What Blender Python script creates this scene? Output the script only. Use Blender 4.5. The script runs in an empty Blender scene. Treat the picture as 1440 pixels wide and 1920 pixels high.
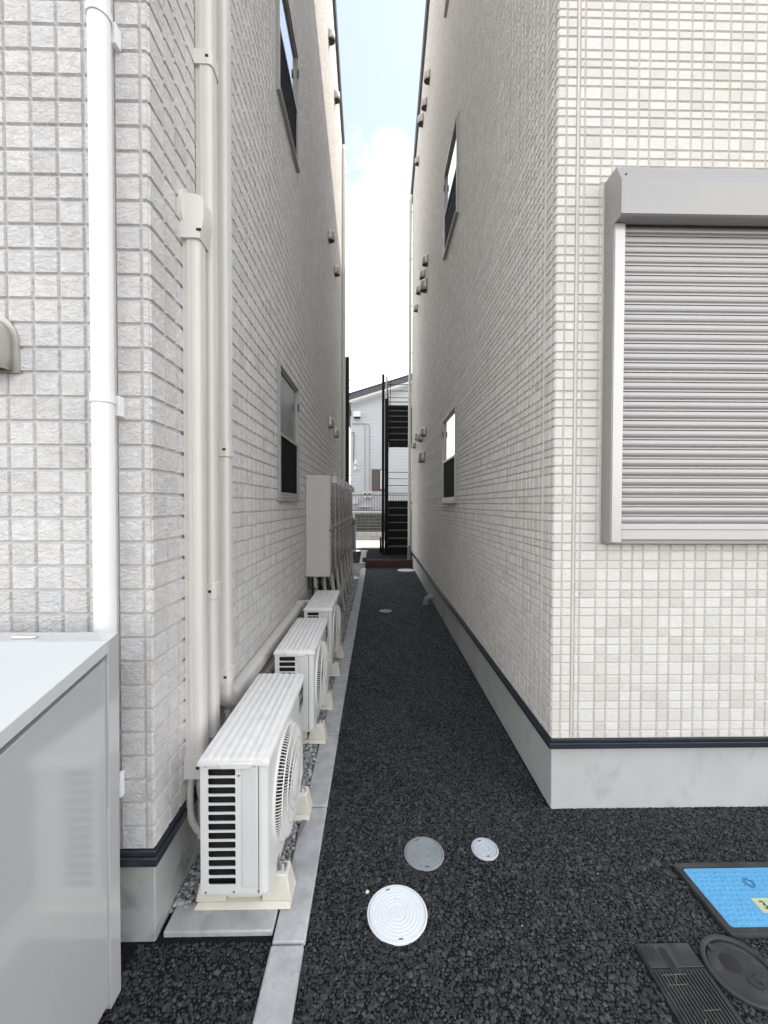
import bpy, bmesh, math, random
import numpy as np
from mathutils import Vector, Matrix

random.seed(7)
RNG = np.random.default_rng(11)
R = math.radians
sc = bpy.context.scene
C = sc.collection

# ------------------------------------------------------------------ camera
cam_d = bpy.data.cameras.new('camera')
cam_d.sensor_fit = 'HORIZONTAL'
cam_d.sensor_width = 36.0
cam_d.lens = 36.0 * 770 / 1440
cam_d.clip_start = 0.02
cam_d.clip_end = 600
cam = bpy.data.objects.new('camera', cam_d)
C.objects.link(cam)
cam.location = (0, 0, 1.5)
cam.rotation_euler = (R(90 - 1.10), R(-.15), R(-1.04))
sc.camera = cam

# ------------------------------------------------------------------ sky
SUN = Vector((1.0, 0.30, 1.86)).normalized()
SUN_EL = math.asin(SUN.z)
SUN_AZ = math.atan2(SUN.x, SUN.y)
world = bpy.data.worlds.new('World')
sc.world = world
world.use_nodes = True
wn = world.node_tree.nodes
wl = world.node_tree.links
wn.clear()
w_out = wn.new('ShaderNodeOutputWorld')
w_bg = wn.new('ShaderNodeBackground')
w_bg.inputs['Strength'].default_value = 0.12
w_sky = wn.new('ShaderNodeTexSky')
w_sky.sky_type = 'NISHITA'
w_sky.sun_disc = False
w_sky.sun_elevation = SUN_EL
w_sky.sun_rotation = SUN_AZ
w_sky.air_density = 1.0
w_sky.dust_density = 1.2
# clouds: noise on a flat layer overhead, so they crowd together towards the horizon
w_tc = wn.new('ShaderNodeTexCoord')
w_sep = wn.new('ShaderNodeSeparateXYZ')
w_add = wn.new('ShaderNodeMath'); w_add.operation = 'ADD'; w_add.inputs[1].default_value = 0.12
w_max = wn.new('ShaderNodeMath'); w_max.operation = 'MAXIMUM'; w_max.inputs[1].default_value = 0.05
w_dx = wn.new('ShaderNodeMath'); w_dx.operation = 'DIVIDE'
w_dy = wn.new('ShaderNodeMath'); w_dy.operation = 'DIVIDE'
w_cmb = wn.new('ShaderNodeCombineXYZ')
w_noise = wn.new('ShaderNodeTexNoise')
w_noise.inputs['Scale'].default_value = 1.5
w_noise.inputs['Detail'].default_value = 7
w_noise.inputs['Roughness'].default_value = 0.55
w_map = wn.new('ShaderNodeMapping')
w_map.inputs['Location'].default_value = (1.7, 7.9, 0)
w_cov = wn.new('ShaderNodeMapRange')
w_cov.inputs['From Min'].default_value = 0.47
w_cov.inputs['From Max'].default_value = 0.585
w_cov.inputs['To Min'].default_value = 0.42
w_cov.inputs['To Max'].default_value = 0.0
w_sum = wn.new('ShaderNodeMath'); w_sum.operation = 'ADD'
w_ramp = wn.new('ShaderNodeValToRGB')
w_ramp.color_ramp.elements[0].position = 0.44
w_ramp.color_ramp.elements[0].color = (.17, .17, .17, 1)
w_ramp.color_ramp.elements[1].position = 0.64
w_mix = wn.new('ShaderNodeMix'); w_mix.data_type = 'RGBA'
CLOUD = 9.0
w_mix.inputs[7].default_value = (CLOUD, CLOUD * 0.995, CLOUD * 0.985, 1)
wl.new(w_tc.outputs['Generated'], w_sep.inputs[0])
wl.new(w_sep.outputs['Z'], w_max.inputs[0])
wl.new(w_max.outputs[0], w_add.inputs[0])
wl.new(w_sep.outputs['X'], w_dx.inputs[0]); wl.new(w_add.outputs[0], w_dx.inputs[1])
wl.new(w_sep.outputs['Y'], w_dy.inputs[0]); wl.new(w_add.outputs[0], w_dy.inputs[1])
wl.new(w_dx.outputs[0], w_cmb.inputs[0]); wl.new(w_dy.outputs[0], w_cmb.inputs[1])
wl.new(w_cmb.outputs[0], w_map.inputs['Vector'])
wl.new(w_map.outputs[0], w_noise.inputs['Vector'])
wl.new(w_sep.outputs['Z'], w_cov.inputs['Value'])
wl.new(w_noise.outputs['Fac'], w_sum.inputs[0]); wl.new(w_cov.outputs[0], w_sum.inputs[1])
wl.new(w_sum.outputs[0], w_ramp.inputs[0])
wl.new(w_ramp.outputs[0], w_mix.inputs[0])
wl.new(w_sky.outputs[0], w_mix.inputs[6])
wl.new(w_mix.outputs[2], w_bg.inputs['Color'])
wl.new(w_bg.outputs[0], w_out.inputs[0])

# ------------------------------------------------------------------ sun
sun_d = bpy.data.lights.new('sun', 'SUN')
sun_d.energy = 2.6
sun_d.angle = R(0.55)
sun_d.color = (1.0, 0.90, 0.78)
sun = bpy.data.objects.new('sun', sun_d)
C.objects.link(sun)
sun.rotation_euler = (-SUN).to_track_quat('-Z', 'Y').to_euler()
sun.location = (20, 6, 40)

# ------------------------------------------------------------------ exposure
sc.render.engine = 'CYCLES'
sc.view_settings.view_transform = 'Standard'
sc.view_settings.look = 'None'
sc.view_settings.exposure = 1.24
sc.view_settings.gamma = 1.0
sc.view_settings.use_curve_mapping = False
sc.cycles.max_bounces = 8
sc.cycles.diffuse_bounces = 5

# ------------------------------------------------------------------ materials
MATS = {}


def mat(name, col, rough=0.5, var=0.0, vscale=6.0, bump=0.0, bscale=80.0, bdist=0.002, metal=0.0,
        rnd=0.0, rnd_col=None, stain=None, stain_scale=2.0, stain_amt=0.0, coat=0.0, spec=0.5, detail=4.0, stretch=None,
        distort=0.0, vor=0.0):
    m = bpy.data.materials.new(name)
    m.use_nodes = True
    n, l = m.node_tree.nodes, m.node_tree.links
    b = n['Principled BSDF']
    b.inputs['Roughness'].default_value = rough
    b.inputs['Metallic'].default_value = metal
    b.inputs['Coat Weight'].default_value = coat
    b.inputs['Coat Roughness'].default_value = 0.08
    b.inputs['Specular IOR Level'].default_value = spec
    geo = n.new('ShaderNodeNewGeometry')
    pos = geo.outputs['Position']
    if stretch:
        mp = n.new('ShaderNodeMapping')
        mp.inputs['Scale'].default_value = stretch
        l.new(pos, mp.inputs['Vector'])
        pos = mp.outputs[0]
    rgb = n.new('ShaderNodeRGB')
    rgb.outputs[0].default_value = (*col, 1)
    cur = rgb.outputs[0]

    def mix(a, bcol, fac, mode='MIX'):
        x = n.new('ShaderNodeMix'); x.data_type = 'RGBA'; x.blend_type = mode
        l.new(a, x.inputs[6])
        if isinstance(bcol, tuple): x.inputs[7].default_value = (*bcol, 1)
        else: l.new(bcol, x.inputs[7])
        if isinstance(fac, float): x.inputs[0].default_value = fac
        else: l.new(fac, x.inputs[0])
        return x.outputs[2]
    if rnd > 0:
        oi = n.new('ShaderNodeObjectInfo')
        s = n.new('ShaderNodeMath'); s.operation = 'ADD'
        l.new(oi.outputs['Random'], s.inputs[0]); l.new(geo.outputs['Random Per Island'], s.inputs[1])
        f = n.new('ShaderNodeMath'); f.operation = 'FRACT'; l.new(s.outputs[0], f.inputs[0])
        rp = n.new('ShaderNodeValToRGB')
        els = rp.color_ramp.elements
        cols = rnd_col
        els[0].position = 0.0; els[0].color = (*cols[0], 1)
        els[1].position = 1.0; els[1].color = (*cols[-1], 1)
        for i, cc in enumerate(cols[1:-1]):
            e = els.new((i + 1) / (len(cols) - 1)); e.color = (*cc, 1)
        l.new(f.outputs[0], rp.inputs[0])
        cur = mix(cur, rp.outputs[0], rnd)
    if var > 0:
        nz = n.new('ShaderNodeTexNoise'); nz.inputs['Scale'].default_value = vscale; nz.inputs['Detail'].default_value = 6
        l.new(pos, nz.inputs['Vector'])
        mr = n.new('ShaderNodeMapRange')
        mr.inputs['From Min'].default_value = 0.3; mr.inputs['From Max'].default_value = 0.7
        mr.inputs['To Min'].default_value = 1 - var; mr.inputs['To Max'].default_value = 1 + var
        l.new(nz.outputs['Fac'], mr.inputs['Value'])
        mul = n.new('ShaderNodeVectorMath'); mul.operation = 'SCALE'
        l.new(cur, mul.inputs[0]); l.new(mr.outputs[0], mul.inputs['Scale'])
        cur = mul.outputs[0]
    if stain:
        nz = n.new('ShaderNodeTexNoise'); nz.inputs['Scale'].default_value = stain_scale; nz.inputs['Detail'].default_value = 8
        nz.inputs['Roughness'].default_value = 0.65; nz.inputs['Distortion'].default_value = 0.6
        l.new(pos, nz.inputs['Vector'])
        rp = n.new('ShaderNodeMapRange')
        rp.inputs['From Min'].default_value = 0.52; rp.inputs['From Max'].default_value = 0.72
        rp.inputs['To Max'].default_value = stain_amt
        l.new(nz.outputs['Fac'], rp.inputs['Value'])
        cur = mix(cur, stain, rp.outputs[0])
    l.new(cur, b.inputs['Base Color'])
    if bump > 0:
        if vor > 0:
            tx = n.new('ShaderNodeTexVoronoi'); tx.inputs['Scale'].default_value = bscale
            out = tx.outputs['Distance']
        else:
            tx = n.new('ShaderNodeTexNoise'); tx.inputs['Scale'].default_value = bscale; tx.inputs['Detail'].default_value = detail
            tx.inputs['Distortion'].default_value = distort; tx.inputs['Roughness'].default_value = 0.6
            out = tx.outputs['Fac']
        l.new(pos, tx.inputs['Vector'])
        bp = n.new('ShaderNodeBump'); bp.inputs['Strength'].default_value = bump; bp.inputs['Distance'].default_value = bdist
        if vor > 0: bp.invert = True
        l.new(out, bp.inputs['Height'])
        l.new(bp.outputs[0], b.inputs['Normal'])
    MATS[name] = m
    return m


GL = [(.66, .65, .64), (.73, .72, .71), (.69, .69, .695), (.63, .618, .605), (.75, .745, .74), (.68, .665, .645), (.71, .705, .70)]
GR = [(.69, .675, .635), (.74, .725, .69), (.66, .645, .605), (.75, .74, .71), (.705, .695, .67), (.63, .61, .57), (.73, .715, .67)]
M_TILE_L = mat('split_stone_tile', (.62, .6, .59), .75, var=.07, vscale=28, bump=1.0, bscale=42, bdist=.0105, rnd=1.0, rnd_col=GL, detail=7, distort=1.6, stretch=(1, 1, 1.5))
M_TILE_R = mat('cream_tile', (.72, .7, .66), .7, var=.05, vscale=40, bump=.6, bscale=95, bdist=.003, rnd=1.0, rnd_col=GR, detail=4, distort=.8, stretch=(1, 1, 1.6))
M_JOINT_L = mat('grey_joint', (.54, .525, .515), .85, var=.08, vscale=12)
M_JOINT_R = mat('beige_joint', (.54, .51, .465), .85, var=.08, vscale=12)
M_SEAL = mat('sealant', (.62, .585, .54), .6, var=.06, vscale=30)
M_SEAL_L = mat('grey_sealant', (.52, .50, .48), .6, var=.06, vscale=30)
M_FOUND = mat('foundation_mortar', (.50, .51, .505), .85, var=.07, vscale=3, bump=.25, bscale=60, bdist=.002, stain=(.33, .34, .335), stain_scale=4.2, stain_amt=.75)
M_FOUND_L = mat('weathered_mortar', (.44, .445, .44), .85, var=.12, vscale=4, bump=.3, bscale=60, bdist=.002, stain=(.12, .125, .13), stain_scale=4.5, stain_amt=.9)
M_FLASH = mat('navy_flashing', (.022, .028, .038), .35, var=.1)
M_ROOFEDGE = mat('dark_verge', (.09, .092, .095), .5, var=.1)
M_ASPH = mat('asphalt', (.010, .010, .012), .85, var=.25, vscale=5, bump=1.0, bscale=95, bdist=.012, vor=1, spec=.2)
M_STONE = mat('asphalt_stone', (.035, .036, .038), .5, rnd=1.0, rnd_col=[(.020, .021, .025), (.042, .043, .046), (.029, .030, .034), (.078, .079, .080), (.017, .018, .022), (.036, .037, .041)], spec=.3, bump=.3, bscale=900, bdist=.0006)
M_GRAVBED = mat('gravel_bed', (.20, .20, .20), .9, var=.3, vscale=60, bump=1, bscale=70, bdist=.01, vor=1)
M_GRAVEL = mat('gravel_stone', (.3, .3, .3), .75, rnd=1.0, rnd_col=[(.22, .22, .225), (.42, .42, .425), (.29, .29, .30), (.55, .545, .54), (.34, .34, .345), (.19, .19, .20), (.46, .45, .445)], bump=.4, bscale=400, bdist=.001)
M_KERB = mat('kerb_concrete', (.45, .46, .465), .85, var=.16, vscale=14, bump=.5, bscale=170, bdist=.003, stain=(.28, .29, .30), stain_scale=26, stain_amt=.55)
M_PATCH = mat('grey_mortar', (.22, .225, .23), .85, var=.06)
M_LIGHTGRAVEL = mat('pale_gravel', (.50, .485, .45), .9, var=.2, vscale=50, bump=.8, bscale=60, bdist=.01, vor=1)
M_EARTH = mat('earth', (.20, .19, .17), .95, var=.2, vscale=2)
M_WHITE = mat('white_pvc', (.83, .84, .85), .32, var=.015)
M_BEIGEPVC = mat('beige_pvc', (.66, .645, .60), .42, var=.02, vscale=4)
M_DUCT = mat('ivory_duct', (.685, .67, .63), .40, var=.025, vscale=5)
M_HOSE = mat('hose_grey', (.52, .51, .48), .5)
M_HOSE_D = mat('hose_dark', (.05, .05, .055), .5)
M_AC = mat('ac_casing', (.76, .76, .745), .38, var=.02, vscale=6, bump=.03, bscale=500, bdist=.0004)
M_ACTOP = mat('ac_top', (.78, .775, .755), .42, var=.06, vscale=25, stain=(.6, .59, .56), stain_scale=9, stain_amt=.35)
M_ACPANEL = mat('ac_panel', (.70, .705, .70), .40, var=.02)
M_ACLABEL = mat('ac_grey_label', (.30, .31, .33), .3)
M_GRILLE = mat('ac_grille', (.78, .775, .75), .45)
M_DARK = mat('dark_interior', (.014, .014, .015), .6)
M_FOOT = mat('resin_foot', (.70, .67, .585), .55, var=.06, vscale=14)
M_BOLT = mat('zinc', (.62, .63, .64), .28, metal=.9, var=.1, vscale=80)
M_CAB = mat('cabinet_paint', (.49, .505, .505), .14, var=.015, vscale=3, spec=.9, coat=.5)
M_CABTOP = mat('cabinet_lid_sky_tint', (.58, .61, .61), .24, var=.015, vscale=2, spec=.6, coat=.25)  # same grey paint as the cabinet, lightened to carry the sky's reflection
M_ALU = mat('shutter_aluminium', (.345, .34, .336), .34, metal=.35, var=.02)
M_ALU_L = mat('rail_aluminium', (.56, .555, .55), .30, metal=.35, var=.02)
M_SLAT = mat('shutter_slat', (.46, .45, .443), .36, metal=.25, var=.015)
M_HOOD = mat('hood_metal', (.47, .45, .415), .33, metal=.4, var=.04)
M_FRAME = mat('window_frame', (.37, .362, .35), .38, metal=.3)
M_GLASS = mat('window_glass', (.035, .05, .05), .03, spec=1.0, coat=1.0)
M_FROST = mat('frosted_glass', (.10, .14, .135), .22, spec=.8, bump=.2, bscale=160, bdist=.001)
M_SCREEN = mat('insect_screen', (.006, .0075, .010), .8, spec=.1)
M_BLACKP = mat('black_steel', (.004, .0045, .006), .5, var=.1, spec=.2)
M_NOSING = mat('step_nosing', (.12, .122, .125), .45)
M_TIMBER = mat('brown_sleeper', (.085, .036, .024), .7, var=.3, vscale=14, bump=.4, bscale=40, stretch=(8, 8, 1), bdist=.003)
M_HEAT = mat('heater_casing', (.565, .545, .515), .4, var=.015)
M_HEAT_D = mat('heater_front', (.23, .225, .215), .35, metal=.2)
M_GAS = mat('gas_cylinder', (.27, .29, .32), .4, var=.1, vscale=10)
M_RUST = mat('rusty_orange', (.17, .12, .09), .6, var=.2)
M_HOUSE = mat('pale_blue_siding', (.52, .555, .59), .7, var=.02, vscale=3)
M_HOUSE_W = mat('white_trim', (.75, .75, .75), .5)
M_HROOF = mat('slate_roof', (.085, .09, .11), .5, var=.15)
M_BROWN = mat('brown_frame', (.10, .065, .055), .45)
M_RAIL = mat('brown_grey_rail', (.16, .135, .125), .5)
M_BLOCK = mat('block_concrete', (.36, .36, .355), .9, var=.1, vscale=9, bump=.3, bscale=120)
M_RETAIN = mat('dark_retaining', (.045, .05, .042), .9, var=.45, vscale=7, bump=.6, bscale=14, bdist=.04)
M_WIRE = mat('wire_mesh', (.22, .25, .235), .5)
M_COVW = mat('cover_white_plastic', (.80, .84, .87), .38, var=.025, vscale=25)
M_COVP = mat('cover_pale_plastic', (.50, .54, .58), .42, var=.04, vscale=30)
M_COVG = mat('cover_grey_iron', (.27, .295, .305), .5, var=.08, vscale=40)
M_BLUE = mat('blue_resin', (.11, .40, .69), .42, var=.04, vscale=14, stain=(.16, .44, .70), stain_scale=8, stain_amt=.5)
M_BLACKRES = mat('black_resin', (.032, .033, .035), .5, var=.25, vscale=20, stain=(.10, .10, .098), stain_scale=7, stain_amt=.7)
M_PLATE = mat('number_plate_plastic', (.52, .58, .36), .4, var=.06, vscale=50)
M_INK = mat('black_ink', (.015, .016, .016), .5)
M_CHALK = mat('chalk', (.19, .18, .16), .9)
M_GREYPVC = mat('grey_pvc', (.23, .24, .255), .4, var=.05)


# ------------------------------------------------------------------ mesh builder
class MB:
    def __init__(s): s.v = []; s.f = []

    def poly(s, pts):
        b = len(s.v); s.v += [tuple(p) for p in pts]; s.f.append(tuple(range(b, b + len(pts)))); return s

    def box(s, lo, hi):
        x0, y0, z0 = lo; x1, y1, z1 = hi
        b = len(s.v)
        s.v += [(x0, y0, z0), (x1, y0, z0), (x1, y1, z0), (x0, y1, z0), (x0, y0, z1), (x1, y0, z1), (x1, y1, z1), (x0, y1, z1)]
        for q in ((0, 3, 2, 1), (4, 5, 6, 7), (0, 1, 5, 4), (1, 2, 6, 5), (2, 3, 7, 6), (3, 0, 4, 7)):
            s.f.append(tuple(b + i for i in q))
        return s

    def taper(s, c, a, bdim, z0, z1):
        # frustum on centre c=(x,y): half sizes a at z0, bdim at z1
        b = len(s.v)
        for (hx, hy), z in ((a, z0), (bdim, z1)):
            s.v += [(c[0] - hx, c[1] - hy, z), (c[0] + hx, c[1] - hy, z), (c[0] + hx, c[1] + hy, z), (c[0] - hx, c[1] + hy, z)]
        for q in ((0, 3, 2, 1), (4, 5, 6, 7), (0, 1, 5, 4), (1, 2, 6, 5), (2, 3, 7, 6), (3, 0, 4, 7)):
            s.f.append(tuple(b + i for i in q))
        return s

    def rings(s, rings, caps=True, closed=True):
        b = len(s.v); n = len(rings[0])
        for r in rings: s.v += [tuple(p) for p in r]
        for i in range(len(rings) - 1):
            for j in range(n if closed else n - 1):
                k = (j + 1) % n
                s.f.append((b + i * n + j, b + i * n + k, b + (i + 1) * n + k, b + (i + 1) * n + j))
        if caps:
            s.f.append(tuple(b + j for j in reversed(range(n))))
            s.f.append(tuple(b + (len(rings) - 1) * n + j for j in range(n)))
        return s

    def prism(s, poly, axis, a0, a1):
        def P(u, v, a): return {'x': (a, u, v), 'y': (u, a, v), 'z': (u, v, a)}[axis]
        return s.rings([[P(u, v, a0) for u, v in poly], [P(u, v, a1) for u, v in poly]])

    def tube(s, pts, r, seg=10, caps=True):
        pts = [Vector(p) for p in pts]
        rr = r if isinstance(r, (list, tuple)) else [r] * len(pts)
        prev = None; rings = []
        for i, p in enumerate(pts):
            t = (pts[min(i + 1, len(pts) - 1)] - pts[max(i - 1, 0)]).normalized()
            if prev is None:
                a = Vector((0, 0, 1)) if abs(t.z) < .9 else Vector((1, 0, 0))
                u = t.cross(a).normalized()
            else:
                u = (prev - t * prev.dot(t)).normalized()
            prev = u; w = t.cross(u)
            rings.append([p + (u * math.cos(2 * math.pi * k / seg) + w * math.sin(2 * math.pi * k / seg)) * rr[i] for k in range(seg)])
        return s.rings(rings, caps)

    def lathe(s, prof, c, seg=32, axis='z', caps=True):
        rings = []
        for r, h in prof:
            ring = []
            for k in range(seg):
                a = 2 * math.pi * k / seg
                u, v = r * math.cos(a), r * math.sin(a)
                d = {'z': (u, v, h), 'x': (h, u, v), 'y': (u, h, v)}[axis]
                ring.append((c[0] + d[0], c[1] + d[1], c[2] + d[2]))
            rings.append(ring)
        return s.rings(rings, caps)

    def build(s, name, m, parent=None, origin=(0, 0, 0), smooth=False, bevel=0.0, kind=None, recalc=True):
        o0 = Vector(origin) if parent is None else wloc(parent)
        me = bpy.data.meshes.new(name)
        me.from_pydata([tuple(Vector(v) - o0) for v in s.v], [], s.f)
        if recalc:
            bm = bmesh.new(); bm.from_mesh(me)
            bmesh.ops.recalc_face_normals(bm, faces=bm.faces); bm.to_mesh(me); bm.free()
        if smooth:
            me.shade_smooth(); me.set_sharp_from_angle(angle=R(38))
        me.materials.append(m)
        o = bpy.data.objects.new(name, me)
        C.objects.link(o)
        if parent is None: o.location = o0
        else: o.parent = parent
        if bevel > 0:
            md = o.modifiers.new('bevel', 'BEVEL'); md.width = bevel; md.segments = 2; md.limit_method = 'ANGLE'; md.angle_limit = R(40)
            me.shade_smooth(); me.set_sharp_from_angle(angle=R(60))
        if kind: o['kind'] = kind
        return o


def wloc(o):
    v = Vector((0, 0, 0))
    while o is not None:
        v += Vector(o.location); o = o.parent
    return v


def tag(o, label, cat, group=None):
    o['label'] = label; o['category'] = cat
    if group: o['group'] = group
    return o


def thing(name, loc, label, cat, group=None):
    o = bpy.data.objects.new(name, None); C.objects.link(o)
    o.location = loc; o.empty_display_size = .1
    return tag(o, label, cat, group)


def copy_tree(o, parent=None):
    c = o.copy(); C.objects.link(c); c.parent = parent
    for ch in list(o.children): copy_tree(ch, c)
    return c


def struct(o):
    o['kind'] = 'structure'; return o


def rrect(a0, b0, a1, b1, r, seg=4):
    pts = []
    for cx, cy, st in ((a1 - r, b1 - r, 0), (a0 + r, b1 - r, 90), (a0 + r, b0 + r, 180), (a1 - r, b0 + r, 270)):
        for k in range(seg + 1):
            a = R(st + 90 * k / seg)
            pts.append((cx + r * math.cos(a), cy + r * math.sin(a)))
    return pts


# =================================================================== SETTING
# one sheet to the horizon
struct(MB().poly([(-150, -60, -.03), (150, -60, -.03), (150, 260, -.03), (-150, 260, -.03)]).build('ground', M_EARTH))
asphalt = struct(MB().poly([(-6, -4, 0), (6, -4, 0), (6, 9.78, 0), (-6, 9.78, 0)]).build('asphalt_paving', M_ASPH))
# gravel strip along the left building
struct(MB().poly([(-.80, 1.49, .004), (-.345, 1.49, .004), (-.345, 10.4, .004), (-.80, 10.4, .004)]).build('gravel_bed', M_GRAVBED))
# far yard
struct(MB().poly([(-6, 9.78, .006), (-.2, 9.78, .006), (-.2, 12.45, .006), (-6, 12.45, .006)]).build('rear_asphalt', M_ASPH))
struct(MB().poly([(-6, 12.45, .06), (-.2, 12.45, .06), (-.2, 12.9, .06), (-6, 12.9, .06)]).build('concrete_strip', M_KERB))
struct(MB().box((-.245, 9.83, -.02), (6, 12.35, .17)).build('raised_paving', M_ASPH))
struct(MB().poly([(-8, 12.9, .10), (8, 12.9, .13), (8, 15.72, .13), (-8, 15.72, .10)]).build('pale_yard', M_LIGHTGRAVEL))


# scattered crushed stones, as one mesh
def stones(name, pts, sizes, m, label, cat, flat=.75, seed=1, cap=0):
    rng = np.random.default_rng(seed)
    t = (1 + 5 ** .5) / 2
    iv = np.array([(-1, t, 0), (1, t, 0), (-1, -t, 0), (1, -t, 0), (0, -1, t), (0, 1, t), (0, -1, -t), (0, 1, -t), (t, 0, -1), (t, 0, 1), (-t, 0, -1), (-t, 0, 1)], float)
    iv /= np.linalg.norm(iv[0])
    fi = np.array([(0, 11, 5), (0, 5, 1), (0, 1, 7), (0, 7, 10), (0, 10, 11), (1, 5, 9), (5, 11, 4), (11, 10, 2), (10, 7, 6), (7, 1, 8), (3, 9, 4), (3, 4, 2), (3, 2, 6), (3, 6, 8), (3, 8, 9), (4, 9, 5), (2, 4, 11), (6, 2, 10), (8, 6, 7), (9, 8, 1)])
    n = len(pts)
    sc3 = np.stack([rng.uniform(.75, 1.25, n), rng.uniform(.75, 1.25, n), rng.uniform(.7, 1.15, n)], 1) * sizes[:, None]
    v = iv[None] * (1 + rng.uniform(-.28, .28, (n, 12, 1))) * sc3[:, None, :]
    # random rotation from quaternions
    q = rng.normal(size=(n, 4)); q /= np.linalg.norm(q, axis=1, keepdims=True)
    w, x, y, z = q.T
    rot = np.stack([np.stack([1 - 2 * (y * y + z * z), 2 * (x * y - z * w), 2 * (x * z + y * w)], 1),
                    np.stack([2 * (x * y + z * w), 1 - 2 * (x * x + z * z), 2 * (y * z - x * w)], 1),
                    np.stack([2 * (x * z - y * w), 2 * (y * z + x * w), 1 - 2 * (x * x + y * y)], 1)], 1)
    v = np.einsum('nij,nkj->nki', rot, v)
    v[:, :, 2] *= flat
    if cap: v[:, :, 2] = np.minimum(v[:, :, 2], (cap + rng.uniform(-.0009, .0009, n) - pts[:, 2])[:, None] + v[:, :, 0] * rng.uniform(-.18, .18, n)[:, None] + v[:, :, 1] * rng.uniform(-.18, .18, n)[:, None])
    v += pts[:, None, :]
    f = (fi[None] + (np.arange(n) * 12)[:, None, None])
    f = f.reshape(-1, 3)
    # drop faces whose normal looks down
    vv = v.reshape(-1, 3)
    nrm = np.cross(vv[f[:, 1]] - vv[f[:, 0]], vv[f[:, 2]] - vv[f[:, 0]])
    f = f[nrm[:, 2] > -.25 * np.linalg.norm(nrm, axis=1)]
    me = bpy.data.meshes.new(name)
    me.vertices.add(len(vv)); me.vertices.foreach_set('co', vv.astype(np.float32).ravel())
    me.loops.add(len(f) * 3); me.loops.foreach_set('vertex_index', f.astype(np.int32).ravel())
    me.polygons.add(len(f)); me.polygons.foreach_set('loop_start', np.arange(0, len(f) * 3, 3, dtype=np.int32))
    me.update(calc_edges=True); me.shade_flat()
    me.materials.append(m)
    o = bpy.data.objects.new(name, me); C.objects.link(o)
    o['kind'] = 'stuff'; o['label'] = label; o['category'] = cat
    return o


def jgrid(x0, x1, y0, y1, s, rng):
    nx = int((x1 - x0) / s); ny = int((y1 - y0) / s)
    gx, gy = np.meshgrid(np.arange(nx), np.arange(ny))
    p = np.stack([(x0 + (gx + .5 * (gy % 2)) * s).ravel(), (y0 + gy * s).ravel()], 1)
    return p + rng.uniform(-.38, .38, p.shape) * s


COVERS = [(.079, 1.474, .110), (.207, 1.730, .085), (.474, 1.748, .060), (.130, 5.727, .088), (.672, 9.28, .20)]


def clear(p):
    k = np.ones(len(p), bool)
    for cx, cy, r in COVERS: k &= np.hypot(p[:, 0] - cx, p[:, 1] - cy) > r + .001
    k &= ~((p[:, 0] > .872) & (p[:, 0] < 1.073) & (p[:, 1] > .66) & (p[:, 1] < 1.362))
    k &= ~((p[:, 0] > 1.222) & (p[:, 0] < 1.80) & (p[:, 1] > 1.367) & (p[:, 1] < 1.655))
    k &= np.hypot(p[:, 0] - 1.175, p[:, 1] - 1.270) > .108
    return k


rng = np.random.default_rng(5)
near = np.concatenate([jgrid(-.255, 2.05, .92, 2.0, .0097, rng), jgrid(-.255, .86, 2.0, 3.3, .0103, rng)])
left = jgrid(-.80, -.345, 1.0, 1.39, .0105, rng)
far_ = np.concatenate([jgrid(-.255, .87, 3.3, 6.4, .0125, rng), jgrid(-.255, .87, 6.4, 9.7, .0165, rng)])
pp = np.concatenate([near, left, far_])
pp = pp[clear(pp)]
pp = pp[~((pp[:, 0] > .85) & (pp[:, 1] > 1.985))]
und = .0008 * np.sin(pp[:, 0] * 7 + 1.3) * np.sin(pp[:, 1] * 5.1) + .0006 * np.sin(pp[:, 0] * 19 + pp[:, 1] * 13)
zz = rng.uniform(-.0022, .0014, len(pp)) + und
sz = np.clip(rng.lognormal(math.log(.0057), .30, len(pp)), .0028, .0112)
sz[pp[:, 1] > 3.3] *= 1.2; sz[pp[:, 1] > 6.4] *= 1.25
stones('asphalt_aggregate', np.column_stack([pp, zz]), sz, M_STONE, 'coarse black crushed stone of the open textured asphalt', 'asphalt stones', .85, 3, cap=.0034)
g1 = jgrid(-.78, -.352, 1.50, 4.6, .0150, rng); g2 = jgrid(-.78, -.352, 1.50, 4.6, .0170, rng)
g3 = jgrid(-.78, -.352, 4.6, 10.3, .021, rng)
gp = np.concatenate([g1, g2, g3])
gz = np.concatenate([rng.uniform(.004, .010, len(g1)), rng.uniform(.012, .020, len(g2)), rng.uniform(.006, .016, len(g3))])
gs = np.clip(rng.lognormal(math.log(.0088), .25, len(gp)), .005, .016); gs[len(g1) + len(g2):] *= 1.3
stones('gravel', np.column_stack([gp, gz]), gs, M_GRAVEL, 'grey crushed gravel between the kerb and the left building', 'gravel', .8, 9)
mk = (abs(pp[:, 1] - 1.6) < 99)
# a few pale chips lying on the asphalt
chips = np.array([(-.032, 1.555, .006), (.52, 1.42, .005), (.05, 2.5, .005), (.42, 1.08, .005), (.9, 1.62, .005)])
stones('pale_chips', chips, np.array([.0065] + [.0024] * 4), mat('pale_chip', (.68, .64, .55), .8), 'pale stone chips lying loose on the black asphalt', 'stone chips', .8, 4)

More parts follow.
